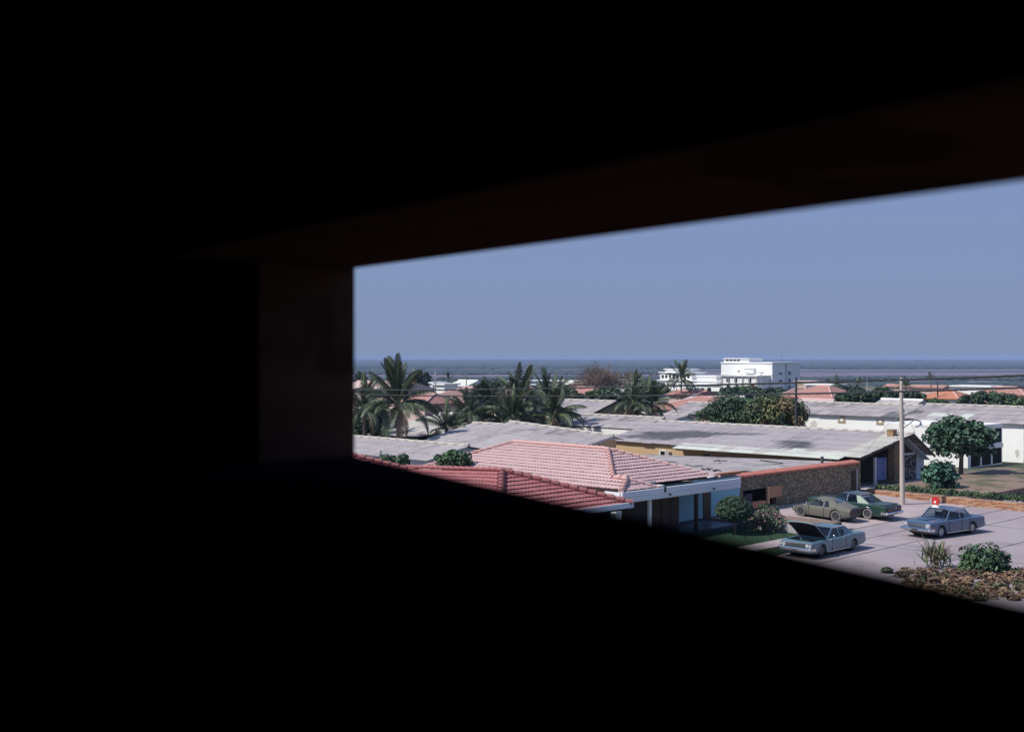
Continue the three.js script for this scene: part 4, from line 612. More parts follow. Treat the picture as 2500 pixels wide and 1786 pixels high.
{ // bank of dry leaves and a spiky plant at the lower right
  const c = at(2345, 1425, 50.3), g = free('leaf_litter', 'heap of dry brown leaves and twigs beside the street, lower right', 'leaf heap', V(c.x, 0, c.z)); g.userData.kind = 'stuff';
  const cl = []; for (let i = 0; i < 190; i++) { const x = rr(-2.6, 5), z = rr(-2.2, 4); cl.push([x, .04 + .2 * Math.exp(-((x - 1) ** 2 + z * z) / 5), z, .26]); } add(g, 'dry_leaves', leafCloud(cl, 90, .11, [[.20, .12, .07], [.27, .18, .11], [.13, .08, .05], [.08, .09, .04]], .8, 2.2), M.leaf);
  const tw = []; for (let i = 0; i < 60; i++) { const a = V(rr(-1.5, 4.5), rr(.1, .4), rr(-2, 4)); tw.push(barGeo(a, a.clone().add(V(rr(-.6, .6), rr(0, .3), rr(-.6, .6))), .015, .008, 4)); } add(g, 'twigs', mergeGeometries(tw), M.rachisDry);
  const s = at(2281, 1385, 53.5), y = free('spiky_plant', 'spiky leafed green plant with a bare stalk at the lower right edge', 'plant', V(s.x, 0, s.z)); const pos = [], col = [];
  for (let i = 0; i < 150; i++) { const a = rr(0, 6.28), e = rr(.2, 1.4), L = rr(.5, 1.05), b = V(rr(-.5, .7), rr(.1, .7), rr(-.5, .5)), d = V(Math.cos(a) * Math.cos(e), Math.sin(e), Math.sin(a) * Math.cos(e)), q = V(-Math.sin(a), 0, Math.cos(a)).multiplyScalar(.035), m = b.clone().addScaledVector(d, L * .6), t = b.clone().addScaledVector(d, L); t.y -= .12 * L; for (const v of [b.clone().add(q), b.clone().sub(q), m, m.clone().add(q), b.clone().add(q), m.clone().sub(q), m.clone().add(q), m.clone().sub(q), t]) { pos.push(v.x, v.y, v.z); } const k = rr(.6, 1.4), br = rnd() < .25; for (let j = 0; j < 9; j++) col.push(...(br ? [.22 * k, .16 * k, .08 * k] : [.07 * k, .10 * k, .04 * k])); }
  const sg = new THREE.BufferGeometry(); sg.setAttribute('position', new THREE.Float32BufferAttribute(pos, 3)); sg.setAttribute('color', new THREE.Float32BufferAttribute(col, 3)); sg.computeVertexNormals(); add(y, 'leaves', sg, M.leaf);
  add(y, 'stalk', barGeo(V(0, 0, 0), V(-.55, 1.55, 0), .02, .012, 5), M.rachisDry); add(y, 'stalk', barGeo(V(-.3, .85, 0), V(-.75, 1.2, .1), .014, .008, 5), M.rachisDry); add(y, 'stem', barGeo(V(.1, -.02, 0), V(.1, .6, 0), .08, .05, 6), M.trunk);
  tree({ name: 'roadside_bush', label: 'olive bush beside the street at the lower right margin', cat: 'bush', px0: 2330, px1: 2470, py0: 1330, py1: 1420, d: 52, y0: 0, n: 30, per: 80, leaf: .12, cr: .4, cols: GREEN });
}
// ---------------------------------------------------------------- palms
function frondGeo(L, e0, droop, leafL, dry, pairs = 58) { // one coconut frond along +x: rachis and two rows of hanging leaflets
  const pts = [], N = 10; let p = V(0, 0, 0), e = e0; for (let i = 0; i <= N; i++) { pts.push(p.clone()); e -= droop / N * (.4 + 1.2 * i / N); p = p.clone().add(V(Math.cos(e), Math.sin(e), 0).multiplyScalar(L / N)); }
  const cv = new THREE.CatmullRomCurve3(pts), pos = [], col = [], twist = rr(-.5, .5);
  const tone = dry ? [[.22, .15, .085], [.28, .20, .12]] : [[.030, .056, .030], [.042, .07, .034], [.024, .046, .026], [.075, .095, .048]];
  for (let i = 0; i < pairs; i++) for (const sd of [-1, 1]) {
    const t = .16 + .84 * (i + rr(0, .6)) / pairs, b = cv.getPoint(Math.min(1, t)), tg = cv.getTangent(Math.min(1, t)), l = leafL * Math.sin(Math.PI * (.12 + .80 * t)) * rr(.85, 1.1);
    const side = V(0, 0, sd), out = side.clone().multiplyScalar(.72 + .1 * sd * twist).addScaledVector(tg, .55).add(V(0, .25 + twist * sd * .5, 0)).normalize();
    const m = b.clone().addScaledVector(out, l * .45), tip = m.clone().addScaledVector(out.add(V(0, -rr(1.1, 2.4), 0)).normalize(), l * .55), wv = tg.clone().multiplyScalar(.0064);
    for (const v of [b.clone().add(wv), b.clone().sub(wv), m.clone().sub(wv), b.clone().add(wv), m.clone().sub(wv), m.clone().add(wv), m.clone().add(wv), m.clone().sub(wv), tip]) pos.push(v.x, v.y, v.z);
    const c = tone[Math.floor(rnd() * tone.length)], k = rr(.75, 1.25); for (let j = 0; j < 9; j++) col.push(c[0] * k, c[1] * k, c[2] * k);
  }
  const tb = new THREE.TubeGeometry(cv, 10, .010, 4, false).toNonIndexed(), tp = tb.attributes.position.array, rc = dry ? [.28, .20, .11] : [.17, .19, .075]; for (let i = 0; i < tp.length; i++) pos.push(tp[i]); for (let i = 0; i < tp.length / 3; i++) col.push(...rc);
  const g = new THREE.BufferGeometry(); g.setAttribute('position', new THREE.Float32BufferAttribute(pos, 3)); g.setAttribute('color', new THREE.Float32BufferAttribute(col, 3)); g.computeVertexNormals(); return g;
}
const FRONDS = []; for (let i = 0; i < 10; i++) { const k = i / 9; FRONDS.push(frondGeo(1, lerp(1.5, -.2, k) + rr(-.1, .1), lerp(.35, 1.6, k), .26, false)); } const DRY = [frondGeo(1, -.9, .7, .22, true), frondGeo(1, -.6, 1.0, .22, true)];
// leaflet widths scale with the frond
function palm(o) { // crown centre at (px, py), frond length fl
  const c = at(o.px, o.py, o.d), y0 = o.y0 ?? land(c.x, c.z), h = c.y - y0, g = free('coconut_palm', o.label, 'palm', V(c.x, y0, c.z), rr(0, 6), o.group), lean = o.lean ?? rr(-.3, .3);
  add(g, 'trunk', tubeGeo([V(-lean * 1.4, -.1, 0), V(-lean, h * .3, lean * .2), V(-lean * .3, h * .7, 0), V(0, h + .1, 0)], o.r || .16, 10, 7), M.palmTrunk);
  const n = o.n || 20; for (let i = 0; i < n; i++) { const k = i / (n - 1), f = FRONDS[Math.min(9, Math.max(0, Math.round(Math.pow(k, 1.25) * 9 + rr(-1.2, 1.2))))], m = shade(new THREE.Mesh(f, M.leaf)), s = o.fl * rr(.8, 1.1); m.name = 'frond'; m.position.set(0, h, 0); m.rotation.set(0, i * 2.39996 + rr(-.35, .35), 0); m.rotateX(rr(-.35, .35)); m.scale.setScalar(s); g.add(m); }
  for (let i = 0; i < (o.dry ?? 2); i++) { const m = shade(new THREE.Mesh(DRY[i % 2], M.leaf)); m.name = 'dry_frond'; m.position.set(0, h - .1, 0); m.rotation.y = rr(0, 6.3); m.scale.setScalar(o.fl * .8); g.add(m); }
  if (o.nuts) for (let i = 0; i < 6; i++) { const a = rr(0, 6.3); add(g, 'coconut', new THREE.SphereGeometry(.13, 8, 6).scale(1, 1.2, 1).translate(Math.cos(a) * .25, h - .28 - rr(0, .2), Math.sin(a) * .25), M.rachis); }
  return g;
}
palm({ label: 'tall coconut palm nearest the left edge of the opening, above the grey roof', px: 973, py: 988, d: 97, y0: 0, fl: 3.9, n: 40, dry: 3, nuts: 1, lean: .15 });
palm({ label: 'smaller palm crown at the extreme left, behind the tall palm', px: 888, py: 1000, d: 103, y0: 0, fl: 3.1, n: 26 });
palm({ label: 'low palm right of the tall palm, fronds over the grey roof corner', px: 1090, py: 1050, d: 100, y0: 0, fl: 2.9, n: 20 });
palm({ label: 'leftmost palm of the central palm cluster, with stiff upright fronds', px: 1148, py: 1018, d: 104, y0: 0, fl: 3.3, n: 24, dry: 1 });
palm({ label: 'palm with upright fronds second from left in the central cluster', px: 1202, py: 1008, d: 106, y0: 0, fl: 3.4, n: 26, dry: 1 });
palm({ label: 'tallest palm of the central cluster, below the cross-armed pole', px: 1270, py: 985, d: 108, y0: 0, fl: 3.5, n: 28, nuts: 1 });
palm({ label: 'palm with drooping fronds in the front of the central cluster', px: 1256, py: 1024, d: 103, y0: 0, fl: 3.2, n: 26 });
palm({ label: 'dark palm right of the tallest palm in the central cluster', px: 1335, py: 985, d: 108, y0: 0, fl: 3.4, n: 28, nuts: 1 });
palm({ label: 'rightmost palm of the central cluster, arching over the tan gable', px: 1352, py: 1016, d: 104, y0: 0, fl: 3.4, n: 26 });
palm({ label: 'palm clump before the tan gable, left palm', px: 1545, py: 985, d: 112, y0: 0, fl: 2.5, n: 26 });
palm({ label: 'palm clump before the tan gable, right palm with dry fronds', px: 1592, py: 988, d: 112, y0: 0, fl: 2.7, n: 28, dry: 5 });
palm({ label: 'dark palm behind the palm clump, under the flat-topped tree', px: 1548, py: 942, d: 168, fl: 2.6, n: 16, dry: 0 });
palm({ label: 'palm silhouetted before the low white buildings left of the tall one', px: 1664, py: 925, d: 215, fl: 3.6, n: 26, dry: 1 });
palm({ label: 'small dark palm between the tall white building and the concrete pole', px: 2043, py: 942, d: 235, fl: 2.6, n: 14, dry: 0 });
palm({ label: 'small dark palm nearest to the far cross-armed pole left of the concrete pole', px: 2097, py: 938, d: 260, fl: 2.0, n: 14, dry: 0 });
palm({ label: 'dark palm just right of the concrete pole top', px: 2212, py: 945, d: 200, fl: 2.2, n: 14, dry: 0 });
palm({ label: 'thin palm with a long trunk at the right edge skyline', px: 2273, py: 925, d: 300, fl: 2.0, n: 12, dry: 0 });
palm({ label: 'small wind-bent palm above the white gabled house, left palm', px: 1095, py: 929, d: 290, fl: 2.6, n: 10, dry: 0 });
palm({ label: 'small wind-bent palm above the white gabled house, right palm', px: 1140, py: 934, d: 290, fl: 2.2, n: 10, dry: 0 });
{ // leafless tree
  const c = at(1480, 940, 205), y0 = land(c.x, c.z), g = free('bare_tree', 'large leafless brown tree left of centre on the skyline', 'tree', V(c.x, y0, c.z)), tr = [], tw = []; const H = at(1480, 892, 205).y - y0;
  const grow = (p, d, L, r, k) => { const q = p.clone().addScaledVector(d, L), t = Math.max(r, .028); (k < 3 ? tr : tw).push(barGeo(p, q, t, Math.max(.022, t * .68), k < 3 ? 6 : 3, false)); if (k >= 6) return; const n = k === 0 ? 7 : k < 5 ? 3 : 2; for (let i = 0; i < n; i++) { const e = d.clone().multiplyScalar(.9).add(V(rr(-1, 1), rr(-.35, .7), rr(-1, 1)).multiplyScalar(k === 0 ? 1.1 : .85)).normalize(); grow(q, e, L * rr(.62, .86) * (k === 0 ? .85 : 1), r * .62, k + 1); } };
  for (let s = 0; s < 3; s++) grow(V((s - 1) * 2.0, -.2, rr(-1, 1)), V((s - 1) * .2, 1, rr(-.15, .15)).normalize(), H * .33, .2, 0);
  add(g, 'trunk', mergeGeometries(tr), M.trunk); add(g, 'twigs', mergeGeometries(tw), mapped(grain(1, [.20, .155, .125], [.14, .10, .085], .7, 171)));
}
console.log('plants');
// ---------------------------------------------------------------- utility poles, cables
{
  const b = at(2204, 1230, 75.7), g = free('utility_pole', 'tall tapered concrete utility pole standing before the gabled house', 'pole', V(b.x, 0, b.z), PHI), H = 8.2;
  add(g, 'shaft', barGeo(V(0, -.1, 0), V(-.15, H, 0), .165, .10, 14), M.pole);
  for (let i = 0; i < 4; i++) { const y = 6.55 - i * .42, r = add(g, 'insulator_rack', boxGeo(.06, .2, y - .02, y + .02, -.03, .03), M.iron); add(r, 'insulator', barGeo(V(.2, y - .06, 0), V(.2, y + .06, 0), .05, .05, 8), mat([.45, .42, .40], .3)); }
  const arm = add(g, 'lamp_arm', tubeGeo([V(-.1, 5.6, 0), V(.5, 5.55, .3), V(1.25, 5.4, .6)], .035, 10, 6), M.iron); add(arm, 'brace', barGeo(V(.05, 4.95, 0), V(.75, 5.45, .38), .025, .025, 5), M.iron);
  add(g, 'street_lamp', new THREE.LatheGeometry([[0, .3], [.05, .3], [.07, .12], [.12, .08], [.40, -.02], [.40, -.04], [.1, -.02], [0, -.02]].map(([r, y]) => new THREE.Vector2(r, y)), 16).translate(1.25, 5.05, .6), mat([.55, .55, .55], .5));
  add(g, 'steel_band', barGeo(V(0, 5.0, 0), V(0, 5.06, 0), .145, .145, 12), M.iron); add(g, 'steel_band', barGeo(V(0, 6.0, 0), V(0, 6.05, 0), .135, .135, 12), M.iron);
  const wire = (label, pts, r = .009) => { const c = new THREE.CatmullRomCurve3(pts), m = shade(new THREE.Mesh(new THREE.TubeGeometry(c, 20, r, 5), M.cable)); m.name = numbered('wire'); tag(m, label, 'wire'); scene.add(m); };
  const P = (px, py, d) => at(px, py, d), top = V(b.x - .02, 5.9, b.z);
  wire('thin guy wire slanting left from the concrete pole to the garden', [P(2202, 1000, 75.6), P(2180, 1110, 77), P(2118, 1200, 79)]);
  wire('thin service wire from the pole down to the gabled house', [P(2202, 1000, 75.6), P(2165, 1040, 79), P(2110, 1110, 82)]);
  wire('thin wire dropping right from the lamp arm to the white wall', [P(2219, 1018, 75.6), P(2232, 1050, 80), P(2240, 1066, 84)]);
  wire('loose wire arcing right off the insulators', [P(2205, 985, 75.6), P(2215, 992, 76), P(2220, 1012, 75.8)], .007);
  const cab = (label, pts, r) => { const n = 3, c = new THREE.CatmullRomCurve3(pts), gs = []; for (let k = 0; k < n; k++) { const q = []; for (let i = 0; i <= 260; i++) { const p = c.getPoint(i / 260), a = i * .62 + k * 2.0944; q.push(p.add(V(0, Math.sin(a), Math.cos(a)).multiplyScalar(r * .55))); } gs.push(new THREE.TubeGeometry(new THREE.CatmullRomCurve3(q), 380, r * .62, 5)); } const m = shade(new THREE.Mesh(mergeGeometries(gs), M.cable)); m.name = numbered('power_cable'); tag(m, label, 'cable'); scene.add(m); };
  cab('upper of the two thick twisted overhead cables crossing the whole view', [P(780, 951, 47), P(1050, 952, 44), P(1300, 948.5, 41), P(1600, 942.5, 37), P(1950, 934, 32), P(2292, 924, 28), P(2700, 908, 24)], .025);
  cab('lower of the two thick twisted overhead cables crossing the whole view', [P(780, 962, 47), P(1050, 966, 44), P(1300, 967, 41), P(1600, 965.5, 37), P(1950, 961, 32), P(2292, 953, 28), P(2700, 938, 24)], .023);
  const farPole = (px, py, d, label, arm, dark) => { const p = at(px, py, d), y = land(p.x, p.z), q = free('far_pole', label, 'pole', V(p.x, y, p.z), PHI * .4), h = p.y - y; add(q, 'shaft', barGeo(V(0, -.1, 0), V(0, h, 0), .15, .1, 7), dark ? M.iron : M.pole); if (arm) { add(q, 'cross_arm', beamGeo(V(-arm, h - .3, 0), V(arm, h - .3, 0), .12, .12), M.iron); for (const s of [-1, -.5, .5, 1]) add(q, 'insulator', barGeo(V(arm * s, h - .24, 0), V(arm * s, h + .1, 0), .09, .06, 6), M.iron); } };
  farPole(1266, 903, 200, 'pole with cross arm above the central palm cluster', .62); farPole(1063, 906, 215, 'thin pale pole above the brown hip roof'); farPole(1138, 925, 200, 'pale pole right of the brown hip roof'); farPole(1378, 924, 170, 'pale pole right of the central palms'); farPole(1328, 924, 190, 'dark thin pole behind the central palms', 0, true); farPole(1598, 912, 260, 'pale pole with small cross arm left of the palm before the white buildings', .9); farPole(1944, 921, 104, 'thin dark post rising beside the mango tree', 0, true); farPole(2290, 930, 190, 'short dark pole at the right edge skyline', 0, true); farPole(882, 924, 250, 'pale pole at the far left skyline, first of two'); farPole(898, 926, 250, 'pale pole at the far left skyline, second of two'); farPole(2118, 920, 330, 'far pole with cross arm left of the concrete pole', .9); farPole(1859, 908, 350, 'pale pole with cross arm against the white front wing', .8);
}
// ---------------------------------------------------------------- cars: +x is forward, +z the right-hand side
function loft(st, ctl) { // st: {x, hw, yb, ys, yt, bay?}; ctl: wheel arches
  const secs = st.map((s) => {
    let yb = s.yb, arch = 0; for (const [xw, R, yw] of ctl.arch) { const d = Math.abs(s.x - xw); if (d < R) { const y = yw + Math.sqrt(R * R - d * d); if (y > yb) { yb = y; arch = 1; } } }
    const m = Math.max(yb + .05, s.ys - ctl.belly), h = s.hw; const pts = [[0, arch ? Math.min(s.yb + .28, yb) : s.yb], [h * .74, yb], [h * .965, yb], [h * .985, yb + .03], [h, m], [h * .985, s.ys - .05], [h * (s.sh || .93), s.ys]];
    if (s.bay) pts.push([h * .80, s.ys + .01], [h * .795, s.bay], [0, s.bay]); else pts.push([h * .78, lerp(s.ys, s.yt, .62)], [h * .45, lerp(s.ys, s.yt, .94)], [0, s.yt]); return pts.map(([z, y]) => [s.x, y, z]);
  });
  const pos = [], idx = [], n = secs[0].length, ring = [...Array(2 * n - 2).keys()], full = secs.map((q) => [...q, ...q.slice(1, -1).reverse().map(([x, y, z]) => [x, y, -z])]), k = full[0].length;
  full.forEach((q) => q.forEach((p) => pos.push(...p)));
  for (let j = 0; j < full.length - 1; j++) for (let i = 0; i < k; i++) { const a = j * k + i, b = j * k + (i + 1) % k; idx.push(a, b, a + k, b, b + k, a + k); }
  for (const j of [0, full.length - 1]) { const c = pos.length / 3; let cx = 0, cy = 0; full[j].forEach((p) => { cy += p[1] / k; }); pos.push(full[j][0][0], cy, 0); for (let i = 0; i < k; i++) { const a = j * k + i, b = j * k + (i + 1) % k; j ? idx.push(a, b, c) : idx.push(b, a, c); } }
  const g = meshGeo(pos, idx); return toCreasedNormals(g, .55);
}
function stations(keys, n = 64) { // interpolate station keys smoothly along the length
  const out = [], x0 = keys[0].x, x1 = keys[keys.length - 1].x; const xs = new Set(); for (let i = 0; i <= n; i++) xs.add(+(lerp(x0, x1, i / n)).toFixed(4)); keys.forEach((k) => xs.add(k.x));
  for (const x of [...xs].sort((a, b) => a - b)) { let i = 0; while (i < keys.length - 2 && x > keys[i + 1].x) i++; const a = keys[i], b = keys[i + 1], t = Math.min(1, Math.max(0, (x - a.x) / (b.x - a.x))), f = {}; for (const p of ['hw', 'yb', 'ys', 'yt']) f[p] = lerp(a[p], b[p], t); f.x = x; f.sh = lerp(a.sh || .93, b.sh || .93, t); if (a.bay && b.bay) f.bay = lerp(a.bay, b.bay, t); out.push(f); }
  return out;
}
function wheel(parent, x, z, r, w, tyre, rimM, white) { const s = Math.sign(z), g = add(parent, 'wheel', new THREE.TorusGeometry(r - w * .42, w * .46, 10, 24).scale(1, 1, 1.15).translate(x, r, z), tyre); add(g, 'rim', new THREE.LatheGeometry([[0, .035], [.07, .04], [.09, .02], [r * .42, .012], [r * .56, .05], [r * .62, .02], [r * .62, -.06]].map(([q, y]) => new THREE.Vector2(q, y)), 20).rotateX(s * Math.PI / 2).translate(x, r, z + s * w * .28), rimM); if (white) add(g, 'whitewall', new THREE.TorusGeometry(r * .74, .022, 6, 24).translate(x, r, z + s * w * .5), white); return g; }
function glassHouse(g, o, paint, roofM) { // xa windscreen foot, xb top front, xc top rear, xd rear foot; wb / wt half widths
  const { xa, xb, xc, xd, wb, wt, yb, yt, cp } = o, q = (n, a, b, c, d, m) => add(g, n, quadGeo(a, b, c, d), m), S = (x, y, z, s) => V(x, y, z * s);
  const N = 8, pos = [], idx = []; for (let i = 0; i <= N; i++) for (let j = 0; j <= N; j++) { const a = i / N, b = j / N * 2 - 1, e = Math.max(Math.abs(b), Math.abs(a * 2 - 1)); pos.push(lerp(xb + .03, xc - .03, a), yt + .055 * (1 - b * b) * (1 - Math.pow(a * 2 - 1, 4) * .6), b * (wt + .02)); } for (let i = 0; i < N; i++) for (let j = 0; j < N; j++) { const k = i * (N + 1) + j; idx.push(k, k + 1, k + N + 1, k + 1, k + N + 2, k + N + 1); }
  const roof = add(g, 'roof', meshGeo(pos, idx), roofM || paint); add(roof, 'drip_rail', mergeGeometries([-1, 1].map((s) => beamGeo(S(xb, yt + .005, wt + .02, s), S(xc, yt + .005, wt + .02, s), .03, .035))), o.trim || M.chrome);
  q('windscreen', V(xa, yb, -wb * .94), V(xa, yb, wb * .94), V(xb, yt - .01, wt * .95), V(xb, yt - .01, -wt * .95), M.glass); q('rear_window', V(xd, yb, -wb * .9), V(xd, yb, wb * .9), V(xc, yt - .01, wt * .93), V(xc, yt - .01, -wt * .93), M.glass);
  const xm = o.xm ?? lerp(xb, xc, .5), cpx = o.cpx; for (const s of [-1, 1]) {
    q('side_window', S(xa - .06, yb, wb, s), S(xm, yb, wb, s), S(xm, yt, wt, s), S(xb, yt, wt, s), M.glass); q('side_window', S(xm - .03, yb, wb, s), S(cpx[0], yb, wb, s), S(cpx[1], yt, wt, s), S(xm - .03, yt, wt, s), M.glass);
    const cg = quadGeo(S(cpx[0], yb - .01, wb + .004, s), S(xd, yb - .01, wb * .97, s), S(xc, yt + .01, wt * .98, s), S(cpx[1], yt + .01, wt + .004, s)); add(g, 'rear_pillar', cg, paint);
    add(g, 'front_pillar', beamGeo(S(xa, yb, wb * .97, s), S(xb, yt, wt * .98, s), .05, .05), o.pillar || M.chrome); add(g, 'side_post', beamGeo(S(xm - .015, yb, wb, s), S(xm - .015, yt, wt, s), .03, .03), M.chrome);
    add(g, 'rear_post', beamGeo(S(xd, yb, wb * .93, s), S(xc, yt, wt * .95, s), .05, .05), paint);
  }
  add(g, 'window_trim', mergeGeometries([beamGeo(V(xb, yt, -wt), V(xb, yt, wt), .045, .035), beamGeo(V(xc, yt, -wt), V(xc, yt, wt), .045, .035), beamGeo(V(xa, yb, -wb * .95), V(xa, yb, wb * .95), .04, .04), beamGeo(V(xd, yb, -wb * .92), V(xd, yb, wb * .92), .04, .04)]), M.chrome);
  const inn = M.seat || (M.seat = mat([.018, .02, .028], .8)); box(g, 'interior_floor', inn, xd + .1, xa - .1, yb - .03, yb - .015, -wb * .88, wb * .88);
  for (const x of [xm + .1, lerp(xm, xd, .45)]) { const st = box(g, 'seat', inn, x - .1, x + .05, yb, yb + .22, -wb * .8, -.05); box(st, 'seat_back', inn, x - .1, x + .05, yb, yb + .22, .05, wb * .8); } add(g, 'steering_wheel', new THREE.TorusGeometry(.18, .015, 5, 16).rotateY(Math.PI / 2).rotateZ(-.4).translate(xa - .55, yb + .1, -wb * .45), M.iron);
}
const paintM = (rgb, rough = .35, cc = .6) => new THREE.MeshPhysicalMaterial({ color: C3(rgb), roughness: rough, metalness: .15, clearcoat: cc, clearcoatRoughness: .15 });
function lamp(g, x, y, z, r) { const l = add(g, 'headlight', new THREE.SphereGeometry(r, 12, 8).scale(.35, 1, 1).translate(x, y, z), new THREE.MeshPhysicalMaterial({ color: C3([.42, .44, .46]), roughness: .12, clearcoat: .6 })); add(l, 'rim', new THREE.TorusGeometry(r, .015, 6, 16).rotateY(Math.PI / 2).translate(x, y, z), M.chrome); }
const headTo = (u, w) => { const a = town(0, 0, 0), b = town(u, 0, w), d = b.sub(a); return Math.atan2(-d.z, d.x); };
{ // the light blue hardtop with its bonnet up
  const P = paintM([.10, .175, .215], .36, .5), g = free('blue_car_with_open_hood', 'light blue two-door hardtop car with its hood raised, nearest on the street', 'car', town(51.25, .01, -31.15), headTo(-1, 0)), A = 1.62, B = -1.45; g.scale.setScalar(.935);
  const st = stations([{ x: -2.72, hw: .90, yb: .42, ys: .78, yt: .82 }, { x: -2.66, hw: .95, yb: .34, ys: .86, yt: .89 }, { x: -2.2, hw: .985, yb: .27, ys: .90, yt: .93 }, { x: -1.5, hw: 1.0, yb: .24, ys: .93, yt: .95 }, { x: -1.15, hw: 1.0, yb: .22, ys: .925, yt: .94 }, { x: -.4, hw: 1.0, yb: .22, ys: .885, yt: .90 }, { x: .85, hw: .995, yb: .22, ys: .87, yt: .90 }, { x: .95, hw: .995, yb: .22, ys: .87, yt: .90 }, { x: .96, hw: .995, yb: .22, ys: .87, yt: .9, bay: .48 }, { x: 2.3, hw: .975, yb: .25, ys: .84, yt: .87, bay: .48 }, { x: 2.31, hw: .975, yb: .25, ys: .84, yt: .86 }, { x: 2.5, hw: .96, yb: .32, ys: .82, yt: .84 }, { x: 2.6, hw: .95, yb: .36, ys: .76, yt: .77 }], 80);
  add(g, 'body', loft(st, { arch: [[A, .40, .34], [B, .38, .32]], belly: .27 }), P);
  add(g, 'chassis', boxGeo(-2.4, 2.3, .2, .44, -.72, .72), M.iron); add(g, 'wheel_housing', mergeGeometries([A, B].map((x) => new THREE.CylinderGeometry(.40, .40, 1.5, 18).rotateX(Math.PI / 2).translate(x, .36, 0))), M.dark);
  for (const x of [A, B]) for (const z of [-.82, .82]) wheel(g, x, z, .345, .19, M.tyre, mat([.10, .105, .115], .35, { metalness: .6 }));
  glassHouse(g, { xa: .92, xb: .22, xc: -.95, xd: -1.62, wb: .86, wt: .66, yb: .92, yt: 1.345, xm: -.2, cpx: [-.95, -.80] }, P);
  // raised hood, hinged at the cowl
  const hd = add(g, 'hood', (() => { const q = new THREE.BoxGeometry(1.42, .035, 1.6, 6, 1, 6); const p = q.attributes.position; for (let i = 0; i < p.count; i++) { const z = p.getZ(i), x = p.getX(i); p.setY(i, p.getY(i) + .06 * (1 - Math.pow(z / .8, 2)) - .03 * Math.pow(x / .7, 2)); } q.computeVertexNormals(); q.translate(.71, 0, 0); q.rotateZ(.62); q.translate(.98, .92, 0); return q; })(), P); add(hd, 'hood_lining', (() => { const q = new THREE.BoxGeometry(1.3, .02, 1.46); q.translate(.71, -.03, 0); q.rotateZ(.62); q.translate(.98, .92, 0); return q; })(), M.dark); add(g, 'hood_prop', mergeGeometries([-.7, .7].map((z) => barGeo(V(1.25, .86, z), V(1.55, 1.28, z), .012, .012, 5))), M.iron);
  const en = box(g, 'engine', M.iron, 1.1, 1.95, .49, .70, -.28, .28); add(en, 'air_cleaner', new THREE.CylinderGeometry(.2, .2, .09, 16).translate(1.45, .76, 0), mat([.02, .02, .025], .4)); box(g, 'battery', mat([.05, .05, .05], .5), 2.0, 2.2, .49, .7, .4, .66); box(g, 'radiator', M.dark, 2.22, 2.28, .49, .80, -.4, .4);
  // front
  add(g, 'front_bumper', mergeGeometries([new THREE.CapsuleGeometry(.085, 1.78, 5, 10).rotateX(Math.PI / 2).scale(.8, 1, 1).translate(2.68, .46, 0), beamGeo(V(2.66, .46, -.93), V(2.30, .47, -.99), .05, .14), beamGeo(V(2.66, .46, .93), V(2.30, .47, .99), .05, .14)]), M.chrome);
  const gr = box(g, 'grille', M.dark, 2.575, 2.612, .57, .74, -.56, .56); for (let i = 0; i < 6; i++) add(gr, 'grille_bar', boxGeo(2.612, 2.63, .585 + i * .027, .597 + i * .027, -.56, .56), M.chrome); add(gr, 'upper_moulding', boxGeo(2.565, 2.64, .745, .785, -.93, .93), M.chrome);
  for (const z of [-.84, -.66, .66, .84]) lamp(g, 2.61, .65, z, .082); box(g, 'licence_plate', mat([.10, .06, .05], .5), 2.752, 2.762, .36, .46, -.16, .16); box(g, 'valance', P, 2.4, 2.6, .28, .40, -.85, .85);
  // side trim
  for (const s of [-1, 1]) { box(g, 'side_moulding', M.chrome, -1.02, 1.18, .235, .262, s * .985 - .012, s * .975 + .012); box(g, 'door_handle', M.chrome, -.52, -.34, .80, .825, s * .995 - .01, s * .995 + .03); const a = new THREE.TorusGeometry(.405, .015, 5, 20, Math.PI).translate(A, .345, s * .995); add(g, 'arch_trim', mergeGeometries([a, new THREE.TorusGeometry(.385, .015, 5, 20, Math.PI).translate(B, .325, s * .998)]), M.chrome); box(g, 'door_seam', M.dark, .70, .712, .28, .86, s * .992 - .008, s * .992 + .008); box(g, 'door_seam', M.dark, -.62, -.608, .28, .86, s * .997 - .008, s * .997 + .008); }
  const mi = add(g, 'wing_mirror', new THREE.SphereGeometry(.07, 10, 8).scale(.5, .8, 1).translate(.62, 1.0, -1.02), M.chrome); add(mi, 'stem', barGeo(V(.62, .88, -.94), V(.62, .97, -1.0), .015, .015, 5), M.chrome);
  add(g, 'rear_bumper', new THREE.CapsuleGeometry(.08, 1.75, 5, 10).rotateX(Math.PI / 2).translate(-2.74, .48, 0), M.chrome); for (const z of [-.72, -.5, .5, .72]) add(g, 'tail_light', new THREE.CylinderGeometry(.075, .075, .05, 12).rotateZ(Math.PI / 2).translate(-2.72, .66, z), mat([.35, .03, .03], .3)); add(g, 'tailpipe', barGeo(V(-2.2, .26, -.55), V(-2.6, .24, -.55), .03, .03, 8), M.iron);
}
